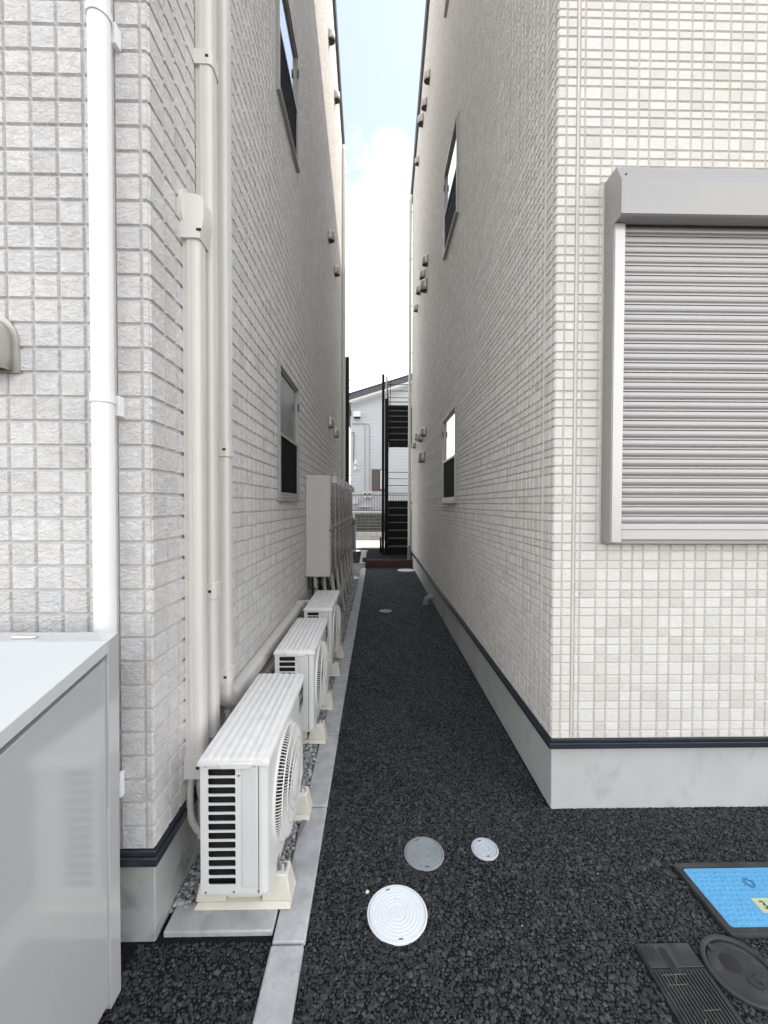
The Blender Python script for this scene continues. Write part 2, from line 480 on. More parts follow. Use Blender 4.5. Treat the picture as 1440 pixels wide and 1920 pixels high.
# kerb: a run of concrete blocks
kerb = struct(MB().box((-.344, .3, -.03), (-.246, 9.5, .003)).build('kerb', M_PATCH))
y = .742; k = 0
while y < 9.2:
    y1 = y + .62
    dx = random.uniform(-.0025, .0025)
    MB().box((-.352 + dx, y, -.05), (-.240 + dx, y1, .016 + random.uniform(-.002, .003))).build('kerb_block', M_KERB, kerb, bevel=.006)
    y = y1 + .008
for i, (a, b) in enumerate(((9.55, 10.15), (10.16, 10.9), (10.91, 11.6), (11.61, 12.3))):
    MB().box((-.40 - .03 * i * .4, a, -.02), (-.262 - .03 * i * .2, b, .12)).build('kerb_block', M_KERB, kerb, bevel=.006)
MB().box((-.735, 1.405, -.05), (-.358, 1.515, .018)).build('kerb_block', M_KERB, kerb, bevel=.005)
MB().poly([(-.349, 1.80, .0215), (-.3487, 2.0, .0215), (-.330, 1.985, .0215), (-.318, 1.93, .0215), (-.326, 1.88, .0215), (-.336, 1.82, .0215)]).build('mortar_patch', M_PATCH, kerb)

# =================================================================== BUILDINGS
LX, LY = -.742, 1.370      # left building: siding corner
RX, RY = .846, 1.950       # right building: siding corner
LEND, REND = 8.85, 9.95
T = .0085


def l_top(y): return 9.19 + .35 * (8.84 - y) if y > 4.6 else 9.19 + .35 * 4.24 - .35 * (4.6 - y)
def r_top(y): return 8.95 + .27 * (9.84 - y) if y > 5.4 else 8.95 + .27 * 4.44 - .27 * (5.4 - y)


def body(xa, xb, y0, yr, y1, z0, top):
    # solid core with a gabled top
    poly = [(y0, z0), (y1, z0), (y1, top(y1)), (yr, top(yr)), (y0, top(y0))]
    return MB().prism(poly, 'x', xa, xb)


bl = thing('apartment_building', (-3.6, 5, 0), 'apartment building on the left clad in grey square split stone tiles', 'building')
br = thing('apartment_building', (4.0, 6, 0), 'apartment building on the right clad in small cream mosaic tiles with a roller shutter', 'building')

body(-6.5, LX - T, LY + T, 4.6, LEND, .335, l_top).build('wall', M_JOINT_L, bl)
body(RX + .0064, 8.5, RY + .0064, 5.4, REND, .365, r_top).build('wall', M_JOINT_R, br)
MB().box((-6.5, LY + .022, -.1), (LX - .012, LEND - .02, .34)).build('foundation', M_FOUND_L, bl, bevel=.004)
MB().box((RX + .016, RY + .03, -.1), (8.5, REND - .02, .37)).build('foundation', M_FOUND, br, bevel=.004)


def flashing(bld, poly_xy, z0, z1):
    m = MB(); m.prism(poly_xy, 'z', z0, z1)
    return m.build('base_flashing', M_FLASH, bld, bevel=.003)


e = .012
flashing(bl, [(-6.5, LY - .004), (LX + .004, LY - .004), (LX + .004, LEND), (LX - .02, LEND), (LX - .02, LY + .02), (-6.5, LY + .02)], .318, .336)
flashing(bl, [(-6.5, LY - e), (LX + e, LY - e), (LX + e, LEND), (LX - .02, LEND), (LX - .02, LY + .02), (-6.5, LY + .02)], .288, .3179)
flashing(br, [(8.5, RY - .004), (RX - .004, RY - .004), (RX - .004, REND), (RX + .02, REND), (RX + .02, RY + .02), (8.5, RY + .02)], .350, .366)
flashing(br, [(8.5, RY - e), (RX - e, RY - e), (RX - e, REND), (RX + .02, REND), (RX + .02, RY + .02), (8.5, RY + .02)], .322, .3499)
# roofs with dark verge boards
for bld, top, yr, y0, y1, xa, xb, xv in ((bl, l_top, 4.6, LY - .25, LEND + .25, -6.7, LX + .05, LX), (br, r_top, 5.4, RY - .25, REND + .25, RX - .05, 8.7, RX)):
    roof = MB().prism([(y0, top(y0) + .005), (y0, top(y0) + .10), (yr, top(yr) + .10), (y1, top(y1) + .10), (y1, top(y1) + .005), (yr, top(yr) + .005)], 'x', xa, xb).build('roof', M_ROOFEDGE, bld)
    s = 1 if bld is bl else -1
    v0, v1 = sorted((xv + s * .001, xv + s * .045))
    MB().prism([(y0 + .05, top(y0 + .05) - .10), (yr, top(yr) - .10), (y1 - .05, top(y1 - .05) - .10), (y1 - .05, top(y1 - .05) + .004), (yr, top(yr) + .004), (y0 + .05, top(y0 + .05) + .004)], 'x', v0, v1).build('verge_board', M_ROOFEDGE, roof)

# hidden block added behind the right building to keep sun off the far paving
MB().box((1.16, REND + .003, .17), (8.4, 12.75, 8.6)).build('rear_shade_block', M_HOUSE_W, br)

CAMP = Vector((0, 0, 1.5))
TILE_MESH = {}


def tile_mesh(w, h, d, ins, m, key):
    k = (key, round(w, 4), round(h, 4), d)
    if k not in TILE_MESH:
        a, b = w / 2, h / 2
        me = bpy.data.meshes.new('tile')
        v = [(-a, -b, 0), (a, -b, 0), (a, b, 0), (-a, b, 0), (-a + ins, -b + ins, d), (a - ins, -b + ins, d), (a - ins, b - ins, d), (-a + ins, b - ins, d)]
        me.from_pydata(v, [], [(4, 5, 6, 7), (0, 1, 5, 4), (1, 2, 6, 5), (2, 3, 7, 6), (3, 0, 4, 7)])
        me.materials.append(m)
        TILE_MESH[k] = me
    return TILE_MESH[k]


def in_frame(p):
    if p.y < .3: return False
    return abs(p.x / p.y - .02) < .95 and -1.28 < (p.z - 1.5) / p.y < 1.24


class Tiles:
    """collects the tiles of one building; the 300 that show largest become objects, the rest one joined part"""
    def __init__(s, bld, m, ins, key): s.bld = bld; s.m = m; s.ins = ins; s.key = key; s.t = []

    def wall(s, o, u, n, cols, rows, holes=(), top=None, gap=.006, gapu=None):
        gapu = gapu or gap
        o, u, n = Vector(o), Vector(u), Vector(n)
        for c0, c1 in cols:
            for r0, r1 in rows:
                a0, a1, b0, b1 = c0 + gapu / 2, c1 - gapu / 2, r0 + gap / 2, r1 - gap / 2
                bad = False
                for h0, h1, k0, k1 in holes:
                    if a1 <= h0 or a0 >= h1 or b1 <= k0 or b0 >= k1: continue
                    # clip to the side with most tile left
                    opts = [(h0 - a0, 0), (a1 - h1, 1), (k0 - b0, 2), (b1 - k1, 3)]
                    best, w = max(opts)
                    if best < .006: bad = True; break
                    if w == 0: a1 = h0
                    elif w == 1: a0 = h1
                    elif w == 2: b1 = k0
                    else: b0 = k1
                if bad or a1 - a0 < .007 or b1 - b0 < .007: continue
                if top and b1 > top((o + u * ((a0 + a1) / 2)).y) - .05: continue
                c = o + u * ((a0 + a1) / 2) + Vector((0, 0, (b0 + b1) / 2))
                s.t.append((c, a1 - a0, b1 - b0, u, n))

    def finish(s, d):
        def show(t):
            c, w, h, u, n = t
            v = CAMP - c
            if not in_frame(c): return 0
            return w * h * max(0, v.dot(n)) / v.length ** 3
        s.t.sort(key=show, reverse=True)
        base = wloc(s.bld)
        for c, w, h, u, n in s.t[:300]:
            o = bpy.data.objects.new('tile', tile_mesh(w, h, d, s.ins, s.m, s.key)); C.objects.link(o)
            o.parent = s.bld
            v = Vector((0, 0, 1))
            rm = Matrix((u, v, n)).transposed()
            if rm.determinant() < 0: rm = Matrix((-u, v, n)).transposed()
            o.rotation_euler = rm.to_euler()
            o.location = c - n * d - base
        rest = s.t[300:]
        N = len(rest)
        cc = np.array([t[0] - t[4] * d - base for t in rest]); w = np.array([t[1] for t in rest]) / 2; h = np.array([t[2] for t in rest]) / 2
        nn = np.array([t[4] for t in rest]); uu = np.array([t[3] for t in rest])
        vz = np.array([0, 0, 1.0])
        # keep orientation right-handed
        det = np.einsum('ij,ij->i', np.cross(uu, vz[None]), nn); uu[det < 0] *= -1
        i = s.ins
        V = np.zeros((N, 8, 3))
        for k, (sx, sy, lvl) in enumerate([(-1, -1, 0), (1, -1, 0), (1, 1, 0), (-1, 1, 0), (-1, -1, 1), (1, -1, 1), (1, 1, 1), (-1, 1, 1)]):
            V[:, k] = cc + uu * (sx * (w - i * lvl))[:, None] + vz * (sy * (h - i * lvl))[:, None] + nn * (d * lvl)
        F = np.array([(4, 5, 6, 7), (0, 1, 5, 4), (1, 2, 6, 5), (2, 3, 7, 6), (3, 0, 4, 7)])
        F = (F[None] + (np.arange(N) * 8)[:, None, None]).reshape(-1, 4)
        me = bpy.data.meshes.new('tile_field')
        me.vertices.add(N * 8); me.vertices.foreach_set('co', V.astype(np.float32).ravel())
        me.loops.add(len(F) * 4); me.loops.foreach_set('vertex_index', F.astype(np.int32).ravel())
        me.polygons.add(len(F)); me.polygons.foreach_set('loop_start', np.arange(0, len(F) * 4, 4, dtype=np.int32))
        me.update(calc_edges=True); me.shade_flat()
        me.materials.append(s.m)
        o = bpy.data.objects.new('tile_field', me); C.objects.link(o); o.parent = s.bld; o['kind'] = 'stuff'


# --- left building tiles
rowsL = []
z = .338
while z < 10.9: rowsL.append((z, z + .0795)); z += .0795
colsLf = [(.0, .028), (.028, .112)]
u = .126
while u < 1.9: colsLf.append((u, u + .084)); u += .084
patt = [.101, .078, .092, .078, .084]
colsLa = []; u = 0; i = 0
while u < LEND - LY - .02:
    w_ = patt[i % 5]; colsLa.append((u, min(u + w_, LEND - LY))); u += w_; i += 1
WIN_L = [(3.09, 3.85, 1.54, 2.57), (3.09, 3.85, 4.56, 5.58), (3.09, 3.85, 7.50, 8.52)]
TL = Tiles(bl, M_TILE_L, .003, 'left')
TL.wall((LX, LY, 0), (-1, 0, 0), (0, -1, 0), colsLf, [r for r in rowsL if r[1] < 6], gap=.0066)
TL.wall((LX, LY, 0), (0, 1, 0), (1, 0, 0), colsLa, rowsL, holes=[(a - LY, b - LY, c, d) for a, b, c, d in WIN_L], top=l_top, gap=.0085, gapu=.0095)
TL.finish(T)
# --- right building tiles
rp_ = [.165, .185, .27, .17, .21]; cp_ = [.0776, .0554, .0665, .0554, .0517]
rowsR = []; z = .367; i = 0
while z < 10.2:
    h_ = rp_[i % 5] * .2275; rowsR.append((z, z + h_)); z += h_; i += 1
colsRf = [(.0, .044), (.044, .093), (.106, .131)]
u = .131; i = 0
while u < 2.35: colsRf.append((u, u + cp_[i % 5])); u += cp_[i % 5]; i += 1
colsRa = [(0, .05)]; u = .05; i = 0
while u < REND - RY - .03: colsRa.append((u, min(u + cp_[i % 5], REND - RY))); u += cp_[i % 5]; i += 1
SH = (1.069, 2.80, 1.318, 3.02)     # shutter opening on the front wall: x0 x1 z0 z1
WIN_R = [(4.31, 5.15, 1.53, 2.55), (4.31, 5.15, 4.55, 5.57), (4.31, 5.15, 7.50, 8.52)]
TR = Tiles(br, M_TILE_R, .0030, 'right')
TR.wall((RX, RY, 0), (1, 0, 0), (0, -1, 0), colsRf, [r for r in rowsR if r[1] < 6], holes=[(SH[0] - RX, SH[1] - RX, SH[2], SH[3])], gap=.0052)
TR.wall((RX, RY, 0), (0, 1, 0), (-1, 0, 0), colsRa, rowsR, holes=[(a - RY, b - RY, c, d) for a, b, c, d in WIN_R], top=r_top, gap=.0066, gapu=.0085)
TR.finish(.0064)
# sealant joints
MB().box((LX - .1245, LY + .0045, .34), (LX - .1135, LY + .02, 6.0)).build('sealant_joint', M_SEAL_L, bl)
MB().box((RX + .0945, RY + .0015, .37), (RX + .1045, RY + .02, 6.0)).build('sealant_joint', M_SEAL, br)
for yj in (2.085, 3.69, 6.9):
    MB().box((RX - .0004, yj, .37), (RX + .02, yj + .007, r_top(yj) - .12)).build('sealant_joint', M_SEAL, br)
# sealant round the shutter
MB().box((SH[0] - .006, RY + .002, SH[2] - .004), (SH[0] + .012, RY + .02, SH[3])).build('sealant_joint', M_SEAL, br)


# --- windows: frame (> sash, pane, screen)
def window(bld, wallx, s, y0, y1, z0, z1, frost):
    # s: +1 when the wall faces +x
    def X(d): return wallx + s * d
    def bx(mb, d0, d1, ya, yb, za, zb):
        xa, xb = sorted((X(d0), X(d1))); mb.box((xa, ya, za), (xb, yb, zb))
    f = MB(); t = .026
    bx(f, -.004, .030, y0, y0 + t, z0, z1); bx(f, -.004, .030, y1 - t, y1, z0, z1)
    bx(f, -.004, .030, y0 + t, y1 - t, z1 - t, z1); bx(f, -.004, .034, y0 + t, y1 - t, z0, z0 + t)
    fr = f.build('window', M_FRAME, bld, bevel=.002)
    sl = MB(); bx(sl, -.004, .042, y0 - .004, y1 + .004, z0 - .018, z0 - .002); sl.build('sill', M_FRAME, fr, bevel=.002)
    zm = z0 + (z1 - z0) * .47
    p = MB(); bx(p, -.004, .004, y0 + t, y1 - t, zm, z1 - t); p.build('upper_pane', M_FROST if frost else M_GLASS, fr)
    q = MB(); g = .022
    ya, yb, za, zb = y0 + t + .002, y1 - t - .002, z0 + t + .002, zm + .02
    bx(q, .006, .026, ya, ya + g, za, zb); bx(q, .006, .026, yb - g, yb, za, zb); bx(q, .006, .026, ya + g, yb - g, zb - g, zb); bx(q, .006, .026, ya + g, yb - g, za, za + g)
    q.build('screen_frame', M_FRAME, fr, bevel=.0015)
    r_ = MB(); bx(r_, .010, .016, ya + g, yb - g, za + g, zb - g); r_.build('insect_screen', M_SCREEN, fr)
    us = MB(); g = .02
    ya, yb, za, zb = y0 + t + .001, y1 - t - .001, zm + .021, z1 - t - .001
    bx(us, .004, .016, ya, ya + g, za, zb); bx(us, .004, .016, yb - g, yb, za, zb); bx(us, .004, .016, ya + g, yb - g, zb - g, zb)
    us.build('upper_sash', M_FRAME, fr)
    lt = MB(); bx(lt, .026, .036, y1 - .045, y1 - .033, z1 - .22, z1 - .15); lt.build('latch', M_DARK, fr)


for i, (a, b, c, d) in enumerate(WIN_L): window(bl, LX - T, 1, a, b, c, d, i == 0)
for i, (a, b, c, d) in enumerate(WIN_R): window(br, RX + .006, -1, a, b, c, d, False)

# --- roller shutter over the front window of the right building
x0, x1 = 1.076, 2.79
sh = MB()
sh.box((x0, 1.872, 1.325), (x0 + .004, RY + .004, 2.90))
sh.box((x0 + .004, 1.90, 1.318), (x1, RY + .004, 1.334))
sh.box((x1 - .004, 1.872, 1.325), (x1, RY + .004, 2.90))
shutter = sh.build('roller_shutter', M_ALU, br)
prof = [(RY + .003, 3.016), (1.858, 3.016), (1.817, 2.93), (1.817, 2.787), (1.824, 2.780), (1.878, 2.780), (1.878, 2.80), (RY + .003, 2.80)]
box_ = MB().prism(prof, 'x', x0 + .006, x1 - .006).build('shutter_box', M_ALU, shutter)
for xa, xb in ((x0 - .001, x0 + .0058), (x1 - .0058, x1 + .001)):
    pr2 = [(RY + .003, 3.019), (1.857, 3.019), (1.814, 2.931), (1.814, 2.786), (1.822, 2.777), (1.8715, 2.777), (1.8715, 2.77), (RY + .003, 2.77)]
    MB().prism(pr2, 'x', xa, xb).build('end_cap', M_ALU, shutter, bevel=.001)
MB().box((x0 + .006, RY - .06, 3.0165), (x1, RY + .003, 3.022)).build('rain_strip', M_FLASH, shutter)
for xa, xb in ((x0 + .0045, x0 + .052), (x1 - .052, x1 - .0045)):
    MB().box((xa, 1.868, 1.326), (xb, 1.94, 2.779)).build('guide_rail', M_ALU_L, shutter, bevel=.002)
MB().box((x0 + .05, 1.930, 1.335), (x1 - .05, RY + .003, 2.80)).build('window_backing', M_DARK, shutter)
nsl = 31
zb_, zt_ = 1.412, 2.80
ph = (zt_ - zb_) / nsl
slat_me = None
for k in range(nsl):
    zc = zb_ + k * ph
    if slat_me is None:
        pr = [(0, .0015), (.0, ph * .06), (-.008, ph * .16), (-.0105, ph * .34), (-.0105, ph * .50), (-.0085, ph * .66), (-.002, ph * .74), (.008, ph * .76), (.008, ph * .80), (-.005, ph * .82), (-.005, ph * .95), (0, ph - .0005), (.012, ph - .0005), (.012, .0015)]
        o = MB().prism([(1.912 + a, b) for a, b in pr], 'x', x0 + .05, x1 - .05).build('slat', M_SLAT, shutter)
        slat_me = o.data; o.location.z = zc
    else:
        o = bpy.data.objects.new('slat', slat_me); C.objects.link(o); o.parent = shutter; o.location.z = zc
prb = [(1.893, 1.338), (1.893, 1.362), (1.897, 1.364), (1.897, 1.382), (1.891, 1.386), (1.891, 1.404), (1.899, 1.4115), (1.925, 1.4115), (1.925, 1.338)]
MB().prism(prb, 'x', x0 + .05, x1 - .05).build('bottom_bar', M_ALU_L, shutter)
for xz in ((1.835, 2.99),):
    MB().lathe([(.004, 0), (.004, .003)], (x0 + .03, 1.832, 2.97), 8, 'y').build('screw', M_DARK, shutter)


# =================================================================== WALL FIXTURES
# --- vent hoods
def hood_mesh(w, h, dep, m):
    """hood on a wall facing +x: local origin at the centre of its flange"""
    r = w / 2
    mb = MB(); seg = 14
    rings = []
    zc = h / 2 - r           # dome centre height
    for zz_ in np.linspace(-h / 2, zc, 3):
        rings.append([(dep * math.sin(math.pi * k / seg) ** .8, -r * math.cos(math.pi * k / seg), zz_) for k in range(seg + 1)])
    for ph_ in np.linspace(0, math.pi / 2, 6)[1:]:
        c_ = max(math.cos(ph_), .02)
        rings.append([(dep * c_ * math.sin(math.pi * k / seg) ** .8, -r * c_ * math.cos(math.pi * k / seg), zc + r * math.sin(ph_)) for k in range(seg + 1)])
    mb.rings(rings, caps=False, closed=False)
    # flange plate: arch outline
    g = .012 * (w / .12)
    ro = r + g
    out = [(-ro, -h / 2 - .004)] + [(-ro * math.cos(math.pi * k / 16), zc + ro * math.sin(math.pi * k / 16)) for k in range(17)] + [(ro, -h / 2 - .004)]
    mb.prism(out, 'x', -.004, .006)
    # bottom plate with a dark opening inside the rim
    return mb


HOODS = {}


def hood(loc, facing, w, h, dep, label, group=None):
    key = (w, h, dep)
    o = None
    if key not in HOODS:
        me_o = hood_mesh(w, h, dep, M_HOOD).build('vent_hood', M_HOOD, smooth=True, recalc=False)
        sol = me_o.modifiers.new('s', 'SOLIDIFY'); sol.thickness = .0015; sol.offset = 0
        # bottom opening: dark recessed grille
        b = MB(); r = w / 2 - .003
        b.rings([[((dep - .004) * max(0, math.sin(math.pi * k / 14)) ** .8 + .001, -r * math.cos(math.pi * k / 14), zz_) for k in range(15)] for zz_ in (-h / 2 + .006, -h / 2 + .010)])
        gr = b.build('bottom_opening', M_DARK, me_o)
        HOODS[key] = me_o; o = me_o
    else:
        o = copy_tree(HOODS[key])
    o.location = loc
    o.rotation_euler = (0, 0, {'+x': 0, '-x': math.pi, '-y': -math.pi / 2}[facing])
    tag(o, label, 'vent hood', group)
    return o


# right alley wall (y, z)
RH = [
    (7.07, 2.75, 's', 'vent hood nearest the ground floor window in the upper row of the right wall'),
    (8.17, 2.85, 's', 'vent hood hiding another, third along in the ground floor row of the right wall'),
    (7.60, 2.74, 's', 'middle vent hood half hidden in the ground floor row of the right wall'),
    (8.88, 2.78, 't', 'smallest vent hood beside the right downpipe at ground floor level'),
    (7.24, 2.34, 'l', 'large vent hood hanging below the ground floor row on the right wall'),
    (6.91, 5.57, 's', 'topmost vent hood of the middle cluster on the right wall'),
    (7.33, 5.57, 's', 'second vent hood down in the middle cluster on the right wall'),
    (7.02, 5.22, 'l', 'large vent hood in front of the middle cluster on the right wall'),
    (8.04, 5.67, 's', 'vent hood just left of the large one in the middle cluster, right wall'),
    (8.60, 5.58, 't', 'lowest and smallest vent hood of the middle cluster on the right wall'),
    (6.76, 8.42, 's', 'highest vent hood near the eave of the right wall'),
    (7.18, 8.39, 's', 'second highest vent hood near the eave of the right wall'),
    (7.70, 8.60, 'm', 'third vent hood from the top, largest near the right eave'),
    (8.48, 8.49, 't', 'small vent hood under the right eave above the downpipe'),
]
SZ = {'s': (.125, .165, .095), 't': (.11, .145, .085), 'l': (.15, .21, .115), 'm': (.14, .18, .105), 'b': (.165, .175, .11)}
for y, z, k, lab in RH: hood((RX, y, z), '-x', *SZ[k], lab, 'vent hoods on the right wall')
LH = [
    (6.34, 2.75, 'higher of the two vent hoods above the water heaters on the left wall'),
    (7.19, 2.74, 'lower of the two vent hoods above the water heaters on the left wall'),
    (6.34, 5.58, 'nearer vent hood of the middle pair on the left wall'),
    (7.25, 5.57, 'farther vent hood of the middle pair on the left wall'),
    (6.39, 8.61, 'nearer vent hood high under the left eave in sunlight'),
    (7.25, 8.55, 'farther vent hood high under the left eave in sunlight'),
]
for y, z, lab in LH: hood((LX, y, z), '+x', *SZ['s'], lab, 'vent hoods on the left wall')
hood((-1.262, LY - .002, 2.015), '-y', *SZ['b'], 'stainless vent hood cut by the left edge on the grey tiled front wall')


# --- downpipes
def strap(root, x, y, z, r, m, wall):
    b = MB().lathe([(r + .001, z - .014), (r + .004, z - .013), (r + .004, z + .013), (r + .001, z + .014)], (x, y, 0), 20, 'z', caps=False)
    wx, wy = wall
    b.box((min(x, wx) - .0 if abs(wx - x) > .01 else x - .006, min(y, wy) if abs(wy - y) > .01 else y - .006, z - .008),
          (max(x, wx) if abs(wx - x) > .01 else x + .006, max(y, wy) if abs(wy - y) > .01 else y + .006, z + .008))
    return b.build('bracket', m, root, smooth=True)


px_, py_ = -.857, 1.308
dp = thing('downpipe', (px_, py_, .02), 'thick white downpipe on the grey tiled front wall behind the grey cabinet', 'downpipe')
MB().tube([(px_, py_, .02), (px_, py_, 3.3), (px_, py_, 6.2)], .0315, 28, True).build('pipe', M_WHITE, dp, smooth=True)
for z in (1.826, 3.0, 4.2):
    b = strap(dp, px_, py_, z, .0315, M_WHITE, (px_, LY))
    MB().box((px_ + .014, LY - .030, z - .045), (px_ + .030, LY - .0005, z + .02)).build('bracket_plate', M_WHITE, dp, bevel=.002)
MB().box((-.852, LY - .022, .53), (-.838, LY - .0008, .61)).build('bracket_plate', M_WHITE, dp, bevel=.002)

dpl = thing('downpipe', (-.705, 8.78, .02), 'slim beige downpipe at the far corner of the left building', 'downpipe')
MB().tube([(-.705, 8.78, .02), (-.705, 8.78, 8.75), (-.705, 8.78, 8.95)], .040, 14).build('pipe', M_BEIGEPVC, dpl, smooth=True)
MB().tube([(-.705, 8.78, 8.93), (-.705, 8.80, 9.02), (-.73, 8.88, 9.10)], .034, 12).build('gutter_elbow', M_WHITE, dpl, smooth=True)
dpr = thing('downpipe', (.785, 9.82, .02), 'slim beige downpipe with grey foot at the far corner of the right building', 'downpipe')
MB().tube([(.785, 9.82, .47), (.785, 9.82, 4), (.785, 9.82, 8.66)], .036, 14).build('pipe', M_BEIGEPVC, dpr, smooth=True)
MB().tube([(.785, 9.82, 8.64), (.785, 9.84, 8.74), (.82, 9.9, 8.84)], .034, 12).build('gutter_elbow', M_WHITE, dpr, smooth=True)
MB().lathe([(.042, .02), (.042, .44), (.048, .445), (.048, .50), (.037, .505)], (.785, 9.82, 0), 14).build('pipe_foot', M_GREYPVC, dpr, smooth=True)
for root, x, y, wx in ((dpl, -.705, 8.78, LX), (dpr, .785, 9.82, RX)):
    for z in (.65, 1.7, 2.9, 4.0, 5.1, 6.2, 7.3, 8.4): strap(root, x, y, z, .040 if root is dpl else .036, M_BEIGEPVC, (wx, y))

# --- line-set ducts on the left alley wall
DP = [(-.029, 0), (-.029, .020), (-.0375, .0205), (-.0375, .034), (-.0355, .0355), (-.0375, .037), (-.0375, .050), (-.035, .058), (-.029, .064), (-.020, .067), (.020, .067), (.029, .064), (.035, .058), (.0375, .050), (.0375, .0205), (.029, .020), (.029, 0)]

DPB = [(-.0375, 0), (-.0375, .050), (-.035, .058), (-.029, .064), (-.020, .067), (.020, .067), (.029, .064), (.035, .058), (.0375, .050), (.0375, 0)]


def sweep(path, prof, x0=LX, grow=0.0):
    pts = [Vector((0, a, b)) for a, b in path]
    rings = []
    for i, p in enumerate(pts):
        d0 = (pts[i] - pts[i - 1]).normalized() if i > 0 else (pts[1] - pts[0]).normalized()
        d1 = (pts[i + 1] - pts[i]).normalized() if i < len(pts) - 1 else d0
        t = (d0 + d1).normalized()
        k = 1 / max(.5, t.dot(d1))
        lat = Vector((0, -t.z, t.y)) * -1
        ring = []
        for a, b in prof:
            aa = a + (grow if a > 0 else -grow); bb = b + grow * (b > 0)
            q = p + lat * aa * k
            ring.append((x0 + bb, q.y, q.z))
        rings.append(ring)
    return MB().rings(rings)


def band(root, y, z, horiz=False, L=.05):
    path = [(y, z - L / 2), (y, z + L / 2)] if not horiz else [(y - L / 2, z), (y + L / 2, z)]
    b = sweep(path, DPB, grow=.005).build('joint_cover', M_DUCT, root, smooth=True)
    if not horiz:
        MB().box((LX + .045, y - .0440, z - .004), (LX + .058, y - .0420, z + .006)).build('slot', M_DARK, b)
    return b


y1_, y2_, y3_ = 1.626, 1.750, 1.918
d1 = thing('line_duct', (LX, y1_, .45), 'shortest ivory duct on the left alley wall with a rounded wall cap on top', 'duct', 'ivory line ducts')
sweep([(y1_, .47), (y1_, 2.53)], DP).build('duct_cover', M_DUCT, d1, smooth=True)
# wall cap
cp = MB()
prof_c = [(0, -.052), (.072, -.052), (.076, -.03), (.082, -.008), (.088, .02), (.088, .088), (.081, .108), (.05, .118), (0, .118)]
rings = []
for s_, k_ in ((-.047, .86), (-.042, .97), (-.031, 1.0), (.031, 1.0), (.042, .97), (.047, .86)):
    rings.append([(LX + a * k_, y1_ + s_, 2.555 + b * (k_ if b > 0 else 1)) for a, b in prof_c])
cp.rings(rings)
cap = cp.build('wall_cap', M_DUCT, d1, smooth=True)
cp2 = MB().prism([(y1_ + .062 * math.cos(a), 2.62 + .085 * math.sin(a)) for a in np.linspace(0, 2 * math.pi, 24, endpoint=False)], 'x', LX - .002, LX + .012)
cp2.build('wall_flange', M_DUCT, d1, smooth=True)
MB().box((LX + .060, y1_ - .0475, 2.528), (LX + .078, y1_ - .0445, 2.538)).build('slot', M_DARK, cap)
band(d1, y1_, .475, L=.085)
d2 = thing('line_duct', (LX, y2_, .75), 'middle ivory duct rising out of view between the short duct and the bent one', 'duct', 'ivory line ducts')
sweep([(y2_, .52), (y2_, 6.4)], DP).build('duct_cover', M_DUCT, d2, smooth=True)
band(d2, y2_, 3.31, L=.06); band(d2, y2_, 1.135, L=.06)
d3 = thing('line_duct', (LX, y3_, .55), 'ivory duct that bends at the bottom and runs along the wall behind the air conditioners', 'duct', 'ivory line ducts')
arc = [(y3_, 6.4), (y3_, .70)] + [(y3_ + .09 - .09 * math.cos(a), .64 - .09 * math.sin(a)) for a in np.linspace(.1, math.pi / 2, 7)] + [(3.86, .55)]
sweep(arc[::-1], DP).build('duct_cover', M_DUCT, d3, smooth=True)
band(d3, y3_, 1.745, L=.06); band(d3, y3_, .705, L=.06)
b = band(d3, 3.83, .55, True, .07)
MB().tube([(LX + .034, 3.87, .55), (LX + .036, 3.94, .545), (LX + .06, 3.985, .535), (LX + .10, 4.0, .53), (LX + .15, 4.0, .53)], .032, 12).build('elbow', M_DUCT, d3, smooth=True)
d4 = thing('line_duct', (LX, 2.3, .36), 'lower horizontal ivory duct along the wall behind the second air conditioner', 'duct', 'ivory line ducts')
sweep([(2.14, .40), (3.15, .40)], [(a * .8, b * .8) for a, b in DP]).build('duct_cover', M_DUCT, d4, smooth=True)


def corrugated(pts, r, name, m, root, n=None):
    pts = [Vector(p) for p in pts]
    # resample a Catmull-Rom curve
    out = []
    for i in range(len(pts) - 1):
        p0 = pts[max(i - 1, 0)]; p1 = pts[i]; p2 = pts[i + 1]; p3 = pts[min(i + 2, len(pts) - 1)]
        L = (p2 - p1).length; k = max(4, int(L / .003))
        for j in range(k):
            t = j / k
            out.append(.5 * ((2 * p1) + (-p0 + p2) * t + (2 * p0 - 5 * p1 + 4 * p2 - p3) * t * t + (-p0 + 3 * p1 - 3 * p2 + p3) * t ** 3))
    out.append(pts[-1])
    rr = [r * (1 + (.10 if (i // 1) % 2 else -.06)) for i in range(len(out))]
    return MB().tube(out, rr, 10).build(name, m, root, smooth=True)


corrugated([(LX + .020, y1_ - .016, .47), (LX + .014, y1_ - .024, .37), (LX + .028, y1_ - .04, .27), (LX + .085, y1_ - .05, .215), (LX + .16, y1_ - .03, .20)], .0125, 'drain_hose', M_HOSE, d1)
corrugated([(LX + .030, y1_ + .022, .47), (LX + .032, y1_ + .022, .34), (LX + .06, y1_ + .03, .28), (LX + .16, y1_ + .05, .26)], .012, 'drain_hose', M_HOSE, d1)
MB().tube([(LX + .028, y1_ + .05, .47), (LX + .030, y1_ + .03, .3), (LX + .045, y1_ - .01, .175)], .010, 10).build('drain_pipe', M_HOSE, d1, smooth=True)
corrugated([(LX + .034, y3_ + .02, .53), (LX + .05, y3_ + .02, .46), (LX + .085, y3_ + .04, .43), (LX + .15, y3_ + .06, .42)], .013, 'drain_hose', M_HOSE, d3)

# =================================================================== AIR CONDITIONERS
AX0, AX1 = -.603, -.372     # local: back and front of the casing


